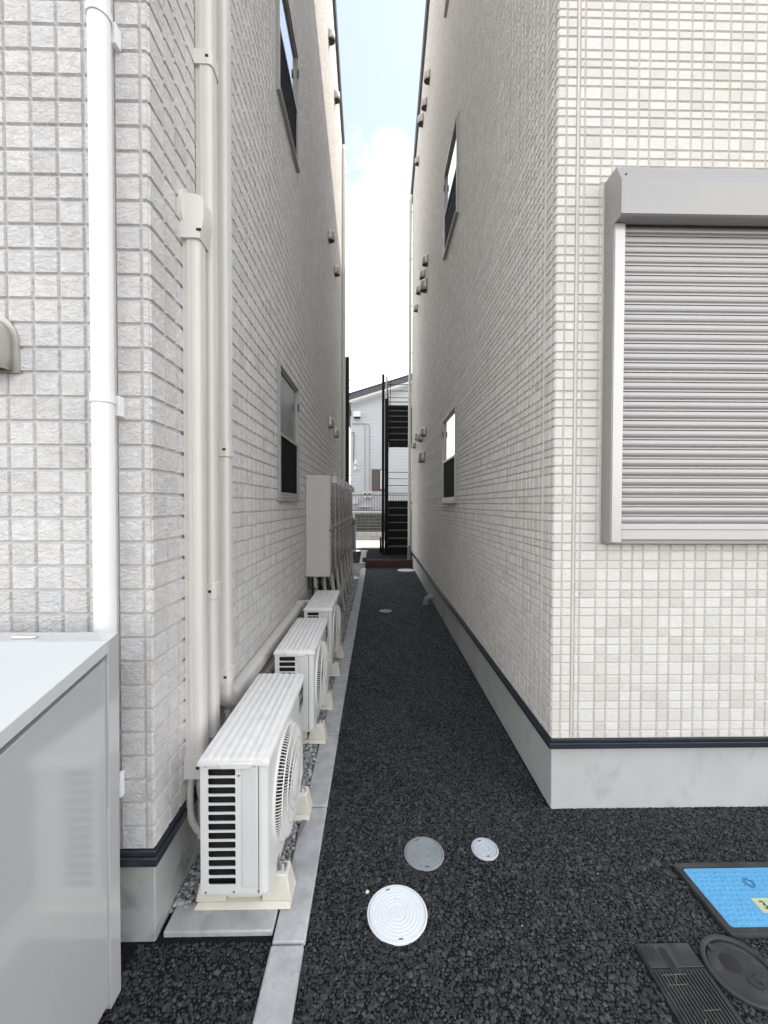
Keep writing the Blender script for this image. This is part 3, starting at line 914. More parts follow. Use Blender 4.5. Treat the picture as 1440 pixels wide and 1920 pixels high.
def plate_cells(mb, cells, ya, yb):
    """front plate at y=ya made of cells (x0,z0,x1,z1, hole or None) with rounded holes going back to yb"""
    for x0, z0, x1, z1, h in cells:
        if h is None:
            mb.poly([(x0, ya, z0), (x1, ya, z0), (x1, ya, z1), (x0, ya, z1)]); continue
        hx0, hz0, hx1, hz1 = h
        seg = 3
        loop = rrect(hx0, hz0, hx1, hz1, .005, seg)
        corners = [(x1, z1), (x0, z1), (x0, z0), (x1, z0)]
        n = len(loop)
        for c in range(4):
            ks = [c * (seg + 1) + j for j in range(seg + 1)]
            for j in range(seg):
                mb.poly([(corners[c][0], ya, corners[c][1]), (loop[ks[j]][0], ya, loop[ks[j]][1]), (loop[ks[j + 1]][0], ya, loop[ks[j + 1]][1])])
            nk = ((c + 1) * (seg + 1)) % n
            c2 = corners[(c + 1) % 4]
            mb.poly([(corners[c][0], ya, corners[c][1]), (loop[ks[-1]][0], ya, loop[ks[-1]][1]), (loop[nk][0], ya, loop[nk][1]), (c2[0], ya, c2[1])])
        for j in range(n):
            a, b = loop[j], loop[(j + 1) % n]
            mb.poly([(a[0], ya, a[1]), (b[0], ya, b[1]), (b[0], yb, b[1]), (a[0], yb, a[1])])


def make_ac():
    """unit with its near end at y=0 (local), 0.70 long; x and z are world values"""
    root = thing('air_conditioner', (-.49, 0, .018), '', 'air conditioner', 'outdoor air conditioner units along the alley')
    L = .695; z0, z1 = .152, .612
    # casing: rounded front corners, no near end
    rc = .022
    prof = [(AX0, .0), (AX1 - rc, .0)] + [(AX1 - rc + rc * math.sin(a), rc - rc * math.cos(a)) for a in np.linspace(.2, math.pi / 2, 5)] + \
           [(AX1 - rc + rc * math.cos(a), L - rc + rc * math.sin(a)) for a in np.linspace(0, math.pi / 2, 5)] + [(AX0, L)]
    cs = MB()
    n = len(prof)
    b = len(cs.v)
    for zz_ in (z0, z1): cs.v += [(x, y, zz_) for x, y in prof]
    for j in range(n):
        k = (j + 1) % n
        if j == 0: continue      # near end is the slotted plate
        cs.f.append((b + j, b + k, b + n + k, b + n + j))
    cs.f.append(tuple(b + j for j in reversed(range(n))))
    cs.f.append(tuple(b + n + j for j in range(n)))
    casing = cs.build('casing', M_AC, root, smooth=True)
    # near end plate with thirteen slots
    ep = MB(); W = AX1 - rc - AX0
    sx0, sx1 = AX0 + .026, AX0 + .026 + .094
    cells = [(AX0, z0, sx0 - .006, z1, None), (sx1 + .006, z0, AX1 - rc, z1, None)]
    zt, zb = z1 - .022, z0 + .032
    cells += [(sx0 - .006, z0, sx1 + .006, zb - .003, None), (sx0 - .006, zt + .003, sx1 + .006, z1, None)]
    ns = 13; p = (zt - zb + .006) / ns
    for k in range(ns):
        a = zb - .003 + k * p
        cells.append((sx0 - .006, a, sx1 + .006, a + p, (sx0, a + .0034, sx1, a + p - .0034)))
    plate_cells(ep, cells, 0, .004)
    ep.build('end_plate', M_AC, root, recalc=False)
    MB().box((AX0 + .012, .030, z0 + .01), (sx1 + .02, .06, z1 - .01)).build('coil', M_DARK, root)
    # raised service panel and its lower lip
    MB().box((sx1 + .022, -.003, z0 + .026), (AX1 - .038, .001, z1 - .020)).build('service_panel', M_ACPANEL, root, bevel=.002)
    MB().box((AX1 - rc - .0105, -.0012, z0 + .002), (AX1 - rc - .0085, .0005, z1)).build('panel_seam', M_DARK, root)
    for sx, sz_ in ((AX0 + .018, z0 + .008), (AX0 + .115, z0 + .010), (AX1 - .032, z0 + .012), (sx1 + .012, z1 - .045), (AX0 + .02, z1 - .012), (AX1 - .045, z1 - .012)):
        MB().lathe([(.0042, 0), (.0036, -.003)], (sx, .0, sz_), 10, 'y').build('screw', M_BOLT, root, smooth=True)
    # top lid: ridged, with a drip lip
    tp = MB(); nx = 44
    xs = np.linspace(AX0 - .006, AX1 + .007, nx)
    prof_t = []
    for x in xs:
        t = (x - xs[0]) / (xs[-1] - xs[0])
        ridge = .0030 * (1 if (.10 < t < .93 and (t * 8.6) % 1 < .45) else 0)
        edge = min(1, min(t, 1 - t) / .035)
        prof_t.append((x, z1 + .018 + ridge - .010 * (1 - edge ** .6)))
    ringA = [(x, z) for x, z in prof_t] + [(xs[-1], z1 - .008), (xs[0], z1 - .008)]
    ys = [(-.008, -.010), (-.004, -.002), (.006, 0), (L - .006, 0), (L + .004, -.002), (L + .008, -.010)]
    tp.rings([[(x, y, z + dz if i < nx else z) for i, (x, z) in enumerate(ringA)] for y, dz in ys])
    lid = tp.build('top_lid', M_ACTOP, root, smooth=True)
    # drip lip hanging over the near end
    xa, xb = AX0 + .075, AX1 - .062
    MB().prism([(xa - .012, z1 + .002), (xa, z1 - .017), (xb, z1 - .017), (xb + .018, z1 + .002)], 'y', -.011, -.0045).build('drip_lip', M_ACTOP, lid, bevel=.002)
    # fan grille on the front (+x)
    cy, cz, rad = .275, (z0 + z1) / 2 - .008, .205
    fx = AX1
    g = MB()
    g.lathe([(rad + .012, 0.0), (rad + .010, .006), (rad + .002, .009), (rad - .004, .004), (rad - .004, 0)], (fx, cy, cz), 56, 'x', caps=False)
    for rr_, xx in ((rad - .012, .030), (rad - .055, .040), (rad - .098, .044), (rad - .132, .045)):
        g.lathe([(rr_ + .0022, xx - .002), (rr_ + .0022, xx + .002), (rr_ - .0022, xx + .002), (rr_ - .0022, xx - .002), (rr_ + .0022, xx - .002)], (fx, cy, cz), 56, 'x', caps=False)
    grille = g.build('fan_grille', M_GRILLE, root, smooth=True)
    fins = MB()
    for k in range(112):
        a = 2 * math.pi * k / 112
        c_, s_ = math.cos(a), math.sin(a)
        tq = .00135
        def P(r, x, o): return (fx + x, cy + r * c_ - o * s_, cz + r * s_ + o * c_)
        sec = [(rad + .002, .004), (rad - .004, .022), (rad - .012, .030), (rad - .055, .040), (rad - .098, .044), (rad - .132, .045)]
        if k % 2: sec = sec[:4]
        rings = []
        for r_, x_ in sec:
            rings.append([P(r_, x_, -tq), P(r_, x_, tq), P(r_ - .001, x_ - .005, tq), P(r_ - .001, x_ - .005, -tq)])
        fins.rings(rings)
    fins.build('grille_fins', M_GRILLE, grille, kind='stuff')
    MB().lathe([(.074, .040), (.074, .045), (.060, .050), (.0, .052)], (fx, cy, cz), 40, 'x', caps=False).build('hub_disc', M_GRILLE, grille, smooth=True)
    MB().lathe([(rad - .001, .0015), (rad - .03, .0025), (.001, .0025)], (fx, cy, cz), 48, 'x', caps=False).build('fan_opening', M_DARK, root)
    for k in range(3):
        a = 2 * math.pi * k / 3 + .4
        pts = [(fx + .006 + .010 * math.cos(t), cy + r_ * math.cos(a + t_), cz + r_ * math.sin(a + t_)) for r_, t_, t in ((.05, -.2, 0), (.17, -.45, 0), (.18, .1, 1.5), (.17, .45, 3), (.05, .45, 3))]
        MB().poly(pts).build('fan_blade', M_GREYPVC, root)
    # control side label and vents
    MB().box((fx - .001, .565, z1 - .125), (fx + .002, .675, z1 - .012)).build('name_label', M_ACLABEL, root)
    for k in range(2): MB().box((fx + .0018, .585, z1 - .045 - k * .05), (fx + .003, .655, z1 - .03 - k * .05)).build('label_slot', M_DARK, root)
    # resin feet
    for yc in (.135, .555):
        f = MB()
        f.taper(((AX0 + AX1) / 2, yc), (.178, .060), (.165, .044), .018, .035)
        f.taper((AX1 + .005, yc), (.055, .044), (.038, .032), .0351, .122)
        f.taper((AX0 - .005, yc), (.055, .044), (.038, .032), .0351, .122)
        f.taper(((AX0 + AX1) / 2, yc), (.06, .030), (.055, .026), .0351, .085)
        foot = f.build('foot_block', M_FOOT, root, bevel=.004)
        br_ = MB(); br_.box((AX1 - .03, yc - .019, .1225), (AX1 + .034, yc + .019, .1255)); br_.box((AX1 + .001, yc - .019, .126), (AX1 + .004, yc + .019, .158))
        brk = br_.build('bracket', M_BOLT, root, bevel=.001)
        MB().lathe([(.012, .1258), (.012, .128), (.008, .1281), (.008, .136), (.005, .1361), (.005, .144)], (AX1 + .019, yc, 0), 14).build('bolt', M_BOLT, brk, smooth=True)
    MB().box((AX0 + .01, .02, .1262), (AX1 + .001, L - .02, z0 - .0005)).build('base_pan', M_AC, root)
    return root


ac = make_ac()
ac.location = (-.49, 1.402, .018)
# meshes were built around local y=0 with the root at y=0: children follow the root
ac['label'] = 'nearest air conditioner unit, its slotted end facing the camera'
for yy, lab in ((2.437, 'middle air conditioner unit of the three along the gravel strip'), (3.435, 'farthest air conditioner unit, in front of the water heaters')):
    c = copy_tree(ac); c.location = (-.49, yy, .018); c['label'] = lab

# =================================================================== TRASH CABINET
cx1 = -.765
cab = thing('storage_cabinet', (-1.3, .9, .03), 'glossy grey metal trash cabinet with a sloping lid tinted with sky reflection in the bottom left corner', 'cabinet')


def lidz(y): return 1.109 - .222 * (1.18 - y)


yb_, yf_ = 1.178, .50
MB().prism([(yf_ + .01, .05), (yb_, .05), (yb_, lidz(yb_) - .055), (yf_ + .01, lidz(yf_) - .055)], 'x', -1.80, cx1 - .008).build('side_panel', M_CAB, cab, bevel=.002)
lidm = MB().prism([(yf_ - .01, lidz(yf_) - .036), (yb_ - .0015, lidz(yb_) - .036), (yb_ - .0015, lidz(yb_)), (yf_ - .01, lidz(yf_))], 'x', -1.82, cx1 + .001).build('lid', M_CABTOP, cab, bevel=.002)
MB().prism([(yf_ + .01, lidz(yf_) - .0545), (yb_, lidz(yb_) - .0545), (yb_, lidz(yb_) - .0365), (yf_ + .01, lidz(yf_) - .0365)], 'x', -1.79, cx1 - .030).build('lid_shadow_gap', M_DARK, cab)  # dark filler standing in for the shadow gap under the lid
MB().prism([(yb_ + .002, .62), (1.2275, .675), (1.2275, 1.118), (yb_ + .002, 1.106)], 'x', -1.81, cx1 - .001).build('rear_post', M_CAB, cab, bevel=.0012)
MB().prism([(yb_ + .002, .03), (1.2275, .03), (1.2275, .673), (yb_ + .002, .618)], 'x', -1.81, cx1 - .003).build('rear_post', M_CAB, cab, bevel=.0012)
hg = MB(); hg.box((-1.045, 1.190, 1.1065), (-.985, 1.212, 1.1135)); hg.tube([(-1.05, 1.196, 1.114), (-.98, 1.196, 1.114)], .004, 8)
hg.build('hinge', M_BOLT, cab, bevel=.001)
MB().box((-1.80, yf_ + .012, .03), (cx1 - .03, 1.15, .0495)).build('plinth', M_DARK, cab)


# =================================================================== GROUND COVERS
def round_cover(x, y, r, m, label, rings=4, seg=56, z=.0055, pimples=True):
    t = thing('inspection_cover', (x, y, .0), label, 'manhole cover', 'round inspection covers')
    rim = MB().lathe([(r, -.03), (r, z), (r - .002, z + .0015), (r - .006, z + .0015), (r - .0068, z - .001), (r - .0072, -.02)], (x, y, 0), seg, caps=False)
    rim.build('rim', m, t, smooth=True)
    prof = [(r - .0082, -.02), (r - .0082, z - .0005), (r - .0095, z + .001)]
    rr_ = r - .014
    step = (rr_ - r * .30) / rings
    for k in range(rings):
        a = rr_ - k * step
        prof += [(a, z + .001), (a - .0008, z - .0002), (a - .0030, z - .0002), (a - .004, z + .001)]
    prof += [(r * .30, z + .001), (r * .29, z - .0008), (r * .26, z - .0008), (r * .25, z + .001), (.0006, z + .001)]
    lid = MB().lathe(prof, (x, y, 0), seg, caps=True).build('lid', m, t, smooth=True)
    if pimples:
        pm = MB(); rng2 = random.Random(int(x * 1000) + 3)
        for k in range(rings):
            a = rr_ - (k + .62) * step
            nn_ = max(8, int(2 * math.pi * a / .014))
            for j in range(nn_):
                th = 2 * math.pi * (j + .5 * (k % 2)) / nn_
                q = rng2.uniform(.7, 1)
                pm.lathe([(.0032 * q, z + .0008), (.0024 * q, z + .0022), (.0003, z + .0024)], (x + a * math.cos(th), y + a * math.sin(th), 0), 6, caps=False)
        pm.build('pimples', m, lid, kind='stuff', recalc=False)
    # lifting slots
    for th in (R(110), R(-85)):
        cx_, cy_ = x + (r - .0165) * math.cos(th), y + (r - .0165) * math.sin(th)
        dx, dy = -math.sin(th), math.cos(th)
        MB().poly([(cx_ + dx * .008 + dy * .0018, cy_ + dy * .008 - dx * .0018, z + .0016), (cx_ + dx * .008 - dy * .0018, cy_ + dy * .008 + dx * .0018, z + .0016),
                   (cx_ - dx * .008 - dy * .0018, cy_ - dy * .008 + dx * .0018, z + .0016), (cx_ - dx * .008 + dy * .0018, cy_ - dy * .008 - dx * .0018, z + .0016)]).build('lifting_slot', M_DARK, t)
    return t


round_cover(.079, 1.474, .110, M_COVW, 'largest round white cover nearest the camera on the asphalt', 5)
round_cover(.207, 1.730, .085, M_COVG, 'round grey cover with concentric rings behind the big white one', 5)
round_cover(.474, 1.748, .058, M_COVP, 'small pale round cover right of the grey one', 2)
round_cover(.130, 5.727, .088, M_COVG, 'small grey cover in the middle of the path halfway along', 2, pimples=False)
round_cover(.672, 9.28, .20, M_COVW, 'white cover beside the right downpipe at the end of the path', 2, pimples=False)
round_cover(-.52, 8.2, .17, M_COVW, 'white cover in the gravel below the water heaters', 2, z=.03, pimples=False)

# blue meter lid in its black frame
mt = thing('meter_box', (1.5, 1.56, 0), 'bright blue rectangular water meter lid in a black frame', 'meter box')
fa = rrect(1.224, 1.417, 1.795, 1.701, .016, 4)
fi_ = rrect(1.247, 1.440, 1.772, 1.678, .012, 4)
fm = MB()
n = len(fa); z_ = .016
fm.v += [(a, b, -.04) for a, b in fa] + [(a, b, z_ - .002) for a, b in fa] + [(1.51 + (a - 1.51) * .995, 1.559 + (b - 1.559) * .992, z_) for a, b in fa] + [(a, b, z_) for a, b in fi_] + [(a, b, -.02) for a, b in fi_]
for k in range(4):
    for j in range(n):
        fm.f.append((k * n + j, k * n + (j + 1) % n, (k + 1) * n + (j + 1) % n, (k + 1) * n + j))
fm.build('frame', M_BLACKRES, mt, smooth=True)
lid = MB().prism(rrect(1.249, 1.442, 1.770, 1.676, .011, 4), 'z', -.02, z_ - .0015).build('lid', M_BLUE, mt, bevel=.0015)
sw = MB()
for i in range(26):
    for j in range(12):
        ux, uy = 1.266 + i * .0205, 1.458 + j * .0190
        if ux > 1.757 or uy > 1.665: continue
        ux += (j % 2) * .0100
        # keep clear of the emblem and the number plate
        if (ux - 1.464) ** 2 + (uy - 1.608) ** 2 < .026 ** 2: continue
        if 1.398 < ux < 1.557 and 1.478 < uy < 1.558: continue
        a = R(38 if (i + j) % 2 else -52)
        c_, s_ = math.cos(a), math.sin(a)
        def Q(p, q, z): return (ux + p * c_ - q * s_, uy + p * s_ + q * c_, z)
        zt2 = z_ + .0008
        sw.rings([[Q(-.0085, -.0055, z_ - .0014), Q(.0085, -.0055, z_ - .0014), Q(.0085, .0055, z_ - .0014), Q(-.0085, .0055, z_ - .0014)],
                  [Q(-.0070, -.0040, zt2), Q(.0070, -.0040, zt2), Q(.0070, .0040, zt2), Q(-.0070, .0040, zt2)]])
sw.build('tread_pattern', M_BLUE, lid, kind='stuff')
# emblem: nested fine rings
em = MB()
for rr_ in (.020, .0155, .0115):
    em.lathe([(rr_ + .0007, z_ - .0014), (rr_ + .0007, z_ - .0002), (rr_ - .0007, z_ - .0002), (rr_ - .0007, z_ - .0014)], (1.464 + (.020 - rr_) * .3, 1.608, 0), 30, caps=False)
em.build('emblem', mat('dark_blue_ink', (.03, .16, .30), .5), lid)
pl = MB().box((1.410, 1.490, z_ - .0014), (1.545, 1.546, z_ + .0006)).build('number_plate', M_PLATE, mt, bevel=.001)


def text(s, loc, size, m, parent, name='lettering', rotz=0.0, ext=.0004):
    cu = bpy.data.curves.new(name, 'FONT'); cu.body = s; cu.size = size; cu.extrude = ext; cu.align_x = 'CENTER'; cu.align_y = 'CENTER'
    to = bpy.data.objects.new(name, cu)
    C.objects.link(to)
    bpy.context.view_layer.update()
    me = bpy.data.meshes.new_from_object(to)
    bpy.data.objects.remove(to)
    me.materials.clear(); me.materials.append(m)
    o = bpy.data.objects.new(name, me); C.objects.link(o); o.parent = parent
    o.location = Vector(loc) - wloc(parent); o.rotation_euler = (0, 0, rotz)
    return o


text('3', (1.439, 1.516, z_ + .0012), .044, M_INK, pl)

# black ribbed drain lid
dr = thing('drain_box', (.97, 1.1, 0), 'black ribbed rectangular lid with an oval hole beside the round black cover', 'drain box')
MB().box((.878, .72, -.05), (1.066, 1.4035, .004)).build('tray', M_BLACKRES, dr, bevel=.004)
nr = 15
for k in range(nr):
    xa = .888 + k * .0113
    MB().box((xa, .73, .0035), (xa + .0075, 1.318, .0095)).build('rib', M_BLACKRES, dr, bevel=.001)
hole = MB().prism([(.957 + .010 * math.cos(a), 1.345 + (.028 if math.sin(a) >= 0 else -.028) * 1 + .010 * math.sin(a)) for a in np.linspace(0, 2 * math.pi, 24, endpoint=False)], 'z', .0035, .0108)
end = MB().box((.884, 1.325, .0035), (1.060, 1.398, .0085)).build('end_panel', M_BLACKRES, dr, bevel=.002)
hole.build('finger_hole', M_DARK, dr)
ring_o = [(.957 + .0135 * math.cos(a), 1.345 + (.028 if math.sin(a) >= 0 else -.028) + .0135 * math.sin(a)) for a in np.linspace(0, 2 * math.pi, 24, endpoint=False)]
MB().prism(ring_o, 'z', .0035, .0100).build('hole_rim', M_BLACKRES, dr, bevel=.001)
for k in range(5):
    xa = .892 + k * .0095
    MB().box((xa, 1.345, .0085), (xa + .004, 1.392, .0100)).build('rib', M_BLACKRES, dr)
# chalk marks across the ribs
ck = MB()
for (xa, ya, xb, yb) in ((.905, 1.302, .985, 1.304), (.905, 1.275, .968, 1.277), (.912, 1.278, .918, 1.306), (.935, 1.279, .948, 1.302), (.965, 1.21, 1.02, 1.212), (.93, 1.165, .955, 1.19), (.975, 1.145, 1.035, 1.147), (.955, 1.12, 1.05, 1.122), (1.02, 1.13, 1.03, 1.155)):
    v = Vector((xb - xa, yb - ya, 0)); nrm = Vector((-v.y, v.x, 0)).normalized() * .0008
    ck.poly([(xa - nrm.x, ya - nrm.y, .0099), (xb - nrm.x, yb - nrm.y, .0099), (xb + nrm.x, yb + nrm.y, .0099), (xa + nrm.x, ya + nrm.y, .0099)])
ck.build('chalk_marks', M_CHALK, dr)

# black round cover
rc_ = thing('round_cover', (1.172, 1.315, 0), 'black round cover with a raised letter beside the blue meter lid', 'manhole cover')
MB().lathe([(.107, -.04), (.107, .010), (.104, .013), (.095, .013), (.091, .010), (.090, .002), (.088, -.02)], (1.172, 1.315, 0), 56, caps=False).build('rim', M_BLACKRES, rc_, smooth=True)
bc = MB().lathe([(.088, -.02), (.088, .003), (.086, .005), (.060, .006), (.0005, .0065)], (1.172, 1.315, 0), 56, caps=True).build('lid', M_BLACKRES, rc_, smooth=True)
MB().lathe([(.030, .004), (.030, .0072), (.027, .0080), (.0005, .0082)], (1.155, 1.335, 0), 28, caps=False).build('boss', M_DARK, bc, smooth=True)
MB().box((1.120, 1.372, .004), (1.134, 1.394, .011)).build('hinge_tab', M_BLACKRES, bc, bevel=.001)
text('G', (1.190, 1.281, .0075), .062, M_BLACKRES, bc, rotz=R(8), ext=.0016)

mt.location.y -= .048; mt.location.x += .003; dr.location.y -= .0455; dr.location.x += .003; rc_.location.y -= .045; rc_.location.x += .003

# grey drain elbow out of the right foundation
el = thing('drain_elbow', (.80, 6.1, 0), 'grey plastic pipe elbow sticking out of the right foundation into the asphalt', 'pipe elbow')
MB().tube([(RX + .03, 6.12, .105), (.80, 6.12, .105), (.775, 6.12, .098), (.755, 6.12, .078), (.745, 6.12, .05), (.745, 6.12, -.01)], .043, 16).build('elbow', M_GREYPVC, el, smooth=True)
MB().lathe([(.050, RX - .035), (.050, RX - .0)], (0, 6.12, .105), 16, 'x').build('collar', M_GREYPVC, el, smooth=True)
MB().lathe([(.050, .0), (.050, .03)], (.745, 6.12, 0), 16, 'z').build('collar', M_GREYPVC, el, smooth=True)

# =================================================================== WATER HEATERS
HX0, HX1 = LX + .003, -.482


def make_heater():
    r = thing('water_heater', (-.62, 0, .733), '', 'water heater', 'water heaters on the left wall')
    W = .42
    MB().box((HX0, 0, .735), (HX1 - .012, W, 1.800)).build('casing', M_HEAT, r, bevel=.004)
    fr = MB().box((HX1 - .0118, .004, .735), (HX1, W - .004, 1.795)).build('front_panel', M_HEAT, r, bevel=.003)
    MB().box((HX1 + .0004, .05, 1.28), (HX1 + .006, W - .05, 1.70)).build('upper_cover', M_HEAT_D, r, bevel=.002)
    for k in range(4): MB().box((HX1 + .0004, .012, 1.33 + k * .07), (HX1 + .003, .03, 1.37 + k * .07)).build('vent_slot', M_DARK, r)
    for k in range(7): MB().box((HX1 + .0004, .04, .77 + k * .068), (HX1 + .007, W - .04, .822 + k * .068)).build('louver', M_HEAT_D, r, bevel=.002)
    MB().box((HX1 - .014, -.004, 1.215), (HX1 + .004, .02, 1.228)).build('latch', M_DARK, r)
    fl = MB().box((HX1 + .0004, .12, 1.72), (HX1 + .055, .25, 1.80)).build('flue', M_HEAT, r, bevel=.004)
    MB().lathe([(.02, 1.80), (.03, 1.812), (.018, 1.83), (.001, 1.833)], (HX1 + .028, .185, 0), 10, caps=False).build('flue_cap', M_BOLT, fl)
    for x, y in ((HX0 + .02, .0), (HX1 - .03, .0), (HX0 + .03, 0), (HX0 + .05, 0)):
        pass
    for sx, sz_ in ((HX0 + .02, .76), (HX1 - .045, .76), (HX0 + .03, 1.24), (HX0 + .02, 1.77)):
        MB().lathe([(.005, -.001), (.004, -.003)], (sx, 0, sz_), 8, 'y').build('screw', M_BOLT, r)
    # hoses down to the ground
    for a, b, c_ in ((-.66, .10, .02), (-.58, .22, .03)):
        MB().tube([(a, b, .74), (a + .01, b + .005, .55), (a + .06 + c_, b + .05, .32), (a + .10 + c_, b + .08, .0)], .021, 8).build('hose', M_HOSE, r, smooth=True)
    MB().tube([(-.51, .33, .74), (-.49, .33, .55), (-.47, .31, .36), (-.53, .22, .12), (-.60, .16, .0)], .022, 8).build('hose', M_HOSE, r, smooth=True)
    MB().tube([(-.70, .31, .74), (-.70, .31, .5), (-.69, .30, .2), (-.69, .3, 0)], .026, 8).build('hose', M_HOSE_D, r, smooth=True)
    MB().tube([(HX0 + .02, .05, .735), (HX0 + .02, .05, .60), (HX0 + .10, .05, .60)], .008, 6).build('wall_bracket', M_DARK, r)
    return r


names = ['nearest water heater with its plain beige side facing the camera', 'second water heater from the camera in the row on the left wall',
         'third water heater from the camera in the row on the left wall', 'fourth water heater from the camera in the row on the left wall',
         'fifth water heater from the camera in the row on the left wall', 'sixth water heater from the camera in the row on the left wall',
         'last water heater of the row, next to the left downpipe']
h0 = make_heater()
for i, nme in enumerate(names):
    h = h0 if i == 0 else copy_tree(h0)
    h.location = (-.62, 4.31 + .56 * i, .733); h['label'] = nme

# =================================================================== FAR END
# timber edging of the raised paving
tim = thing('timber_edging', (.2, 9.8, 0), 'dark brown timber sleepers edging the raised paving', 'edging')
for a, b, h_ in ((-.25, -.03, .17), (-.026, .135, .176), (.139, .48, .168), (.484, .842, .172)):
    MB().box((a, 9.735, -.02), (b, 9.826, h_)).build('sleeper', M_TIMBER, tim, bevel=.005)
MB().box((-.335, 9.74, -.02), (-.258, 9.83, .22)).build('sleeper', M_TIMBER, tim, bevel=.005)


def staircase(name, x0, x1, y0, z0, label, side, flights=2):
    r = thing(name, ((x0 + x1) / 2, y0, z0), label, 'staircase')
    n = 7; rise = .205; run = .225; storey = 2.87
    for f in range(flights):
        zb = z0 + f * storey - (.03 if f else 0)
        for k in range(n):
            ya = y0 + k * run
            MB().box((x0 + .012, ya, zb + k * rise), (x1 - .012, ya + .006, zb + (k + 1) * rise - .03)).build('riser', M_BLACKP, r)
            tr = MB().box((x0 + .012, ya - .02, zb + (k + 1) * rise - .0298), (x1 - .012, ya + run - .004, zb + (k + 1) * rise)).build('tread', M_BLACKP, r)
            MB().box((x0 + .012, ya - .026, zb + (k + 1) * rise - .022), (x1 - .012, ya - .0205, zb + (k + 1) * rise + .004)).build('nosing', M_NOSING, tr)
        ye = y0 + n * run
        ze = zb + n * rise
        MB().box((x0, ye, ze - .12), (x1 + .4 * (side > 0), ye + .85, ze)).build('landing', M_BLACKP, r)
        for xa in (x0 - .012, x1 - .012):
            MB().prism([(y0 - .03, zb - (.12 if f else 0)), (y0 + .2, zb - (.12 if f else 0)), (ye + .02, ze - .26), (ye + .02, ze + .04), (y0 - .03, zb + rise + .05)], 'x', xa, xa + .02).build('stringer', M_BLACKP, r)
        for zr in (.25, .5, .72, .93):
            MB().tube([(x0, ye + .84, ze + zr), (x1 + .3 * (side > 0), ye + .84, ze + zr)], .011, 6).build('rail', M_BLACKP, r)
        # sloping handrail
        MB().tube([(x0 + .0, y0 - .02, zb + rise + .85), (x0 + .0, ye, ze + .9)], .018, 8).build('handrail', M_BLACKP, r)
        for k in range(0, n, 2):
            MB().tube([(x0, y0 + k * run + .1, zb + (k + 1) * rise), (x0, y0 + k * run + .1, zb + (k + 1) * rise + .87)], .009, 6).build('baluster', M_BLACKP, r)
    return r


st = staircase('staircase', .31, 1.02, 10.95, .17, 'black steel outside staircase at the end of the path on the right', 1)
for xa, xb, ya, zt in ((.135, .205, 10.80, 4.90), (.215, .312, 10.86, 4.28)):
    MB().box((xa, ya, .16), (xb, ya + .10, zt)).build('post', M_BLACKP, st, bevel=.003)
MB().prism([(10.98, 4.2), (11.06, 4.2), (11.3, 5.2), (11.26, 5.2)], 'x', .245, .262).build('glare_panel', M_ALU_L, st)  # thin pale sliver put in for the glare beside the posts
MB().tube([(.30, 12.2, 4.35), (1.1, 12.2, 4.35)], .014, 6).build('rail', M_BLACKP, st)
MB().tube([(.30, 12.2, 4.52), (1.1, 12.2, 4.52)], .014, 6).build('rail', M_BLACKP, st)
MB().tube([(.36, 11.0, 4.75), (.36, 11.0, 3.0)], .010, 6).build('rail', M_BLACKP, st)
sl_ = staircase('staircase', -1.45, -.76, 10.0, .0, 'black steel staircase mostly hidden behind the left building and its downpipe', -1)
MB().box((-.755, 9.9, 0), (-.665, 9.98, 5.02)).build('post', M_BLACKP, sl_, bevel=.003)

# gas cylinder
gx, gy = -.77, 12.60
gc = thing('gas_cylinder', (gx, gy, .06), 'tall grey gas cylinder standing beyond the water heaters', 'gas cylinder')
MB().lathe([(.10, .06), (.115, .08), (.15, .13), (.15, .98), (.146, 1.02), (.12, 1.075), (.06, 1.105), (.03, 1.11)], (gx, gy, 0), 24).build('body', M_GAS, gc, smooth=True)
MB().lathe([(.105, 1.06), (.105, 1.20), (.098, 1.20), (.098, 1.06)], (gx, gy, 0), 20, caps=False).build('collar', M_BOLT, gc, smooth=True)
MB().lathe([(.028, 1.10), (.028, 1.16), (.018, 1.165), (.018, 1.23)], (gx, gy, 0), 10).build('valve', M_BOLT, gc, smooth=True)
MB().lathe([(.152, .86), (.1525, .88), (.1525, 1.0), (.149, 1.01)], (gx, gy, 0), 24, caps=False).build('rust_band', M_RUST, gc, smooth=True)
MB().tube([(gx + .05, 11.9, .42), (gx + .16, 12.3, .02)], .022, 6).build('prop', M_BLOCK, gc)

# black coiled hose ring by the stair
co = MB(); pts = [(.11 + .02 * math.sin(t * 3), 11.0 + .02 * t, .40 + .20 * math.cos(t)) if False else (.11, 11.02 + .2 * math.sin(t), .40 + .2 * math.cos(t)) for t in np.linspace(0, 2 * math.pi, 25)]
tag(MB().tube(pts, .022, 8).build('hose_coil', M_BLACKP, None, origin=(.11, 11.02, .18), smooth=True), 'black coiled hose hanging beside the foot of the right staircase', 'hose')

# block wall with mesh fence
bw = thing('block_wall', (0, 15.8, .13), 'low two course concrete block wall under the wire fence', 'wall')
for c_ in range(2):
    for k in range(14):
        xa = -2.6 + k * .402 + c_ * .2
        MB().box((xa, 15.72, .09 + c_ * .172), (xa + .394, 15.86, .256 + c_ * .172)).build('block', M_BLOCK, bw, bevel=.004)
fe = thing('wire_fence', (0, 15.79, .43), 'pale wire mesh fence on top of the block wall', 'fence')
wm = MB()
for k in range(105):
    x = -2.6 + k * .052
    wm.tube([(x, 15.79, .47), (x, 15.79, 1.14)], .0022, 4)
for z in (.48, .60, .72, .84, .96, 1.08, 1.135): wm.tube([(-2.6, 15.785, z), (2.86, 15.785, z)], .004, 4)
wm.build('wire_panel', M_WIRE, fe, kind='stuff')
for x in (-1.8, .25, 2.3): MB().tube([(x, 15.80, .3), (x, 15.80, 1.16)], .018, 8).build('post', M_WIRE, fe)
rw = thing('retaining_wall', (0, 16.4, 0), 'dark stone retaining wall behind the wire fence', 'wall')
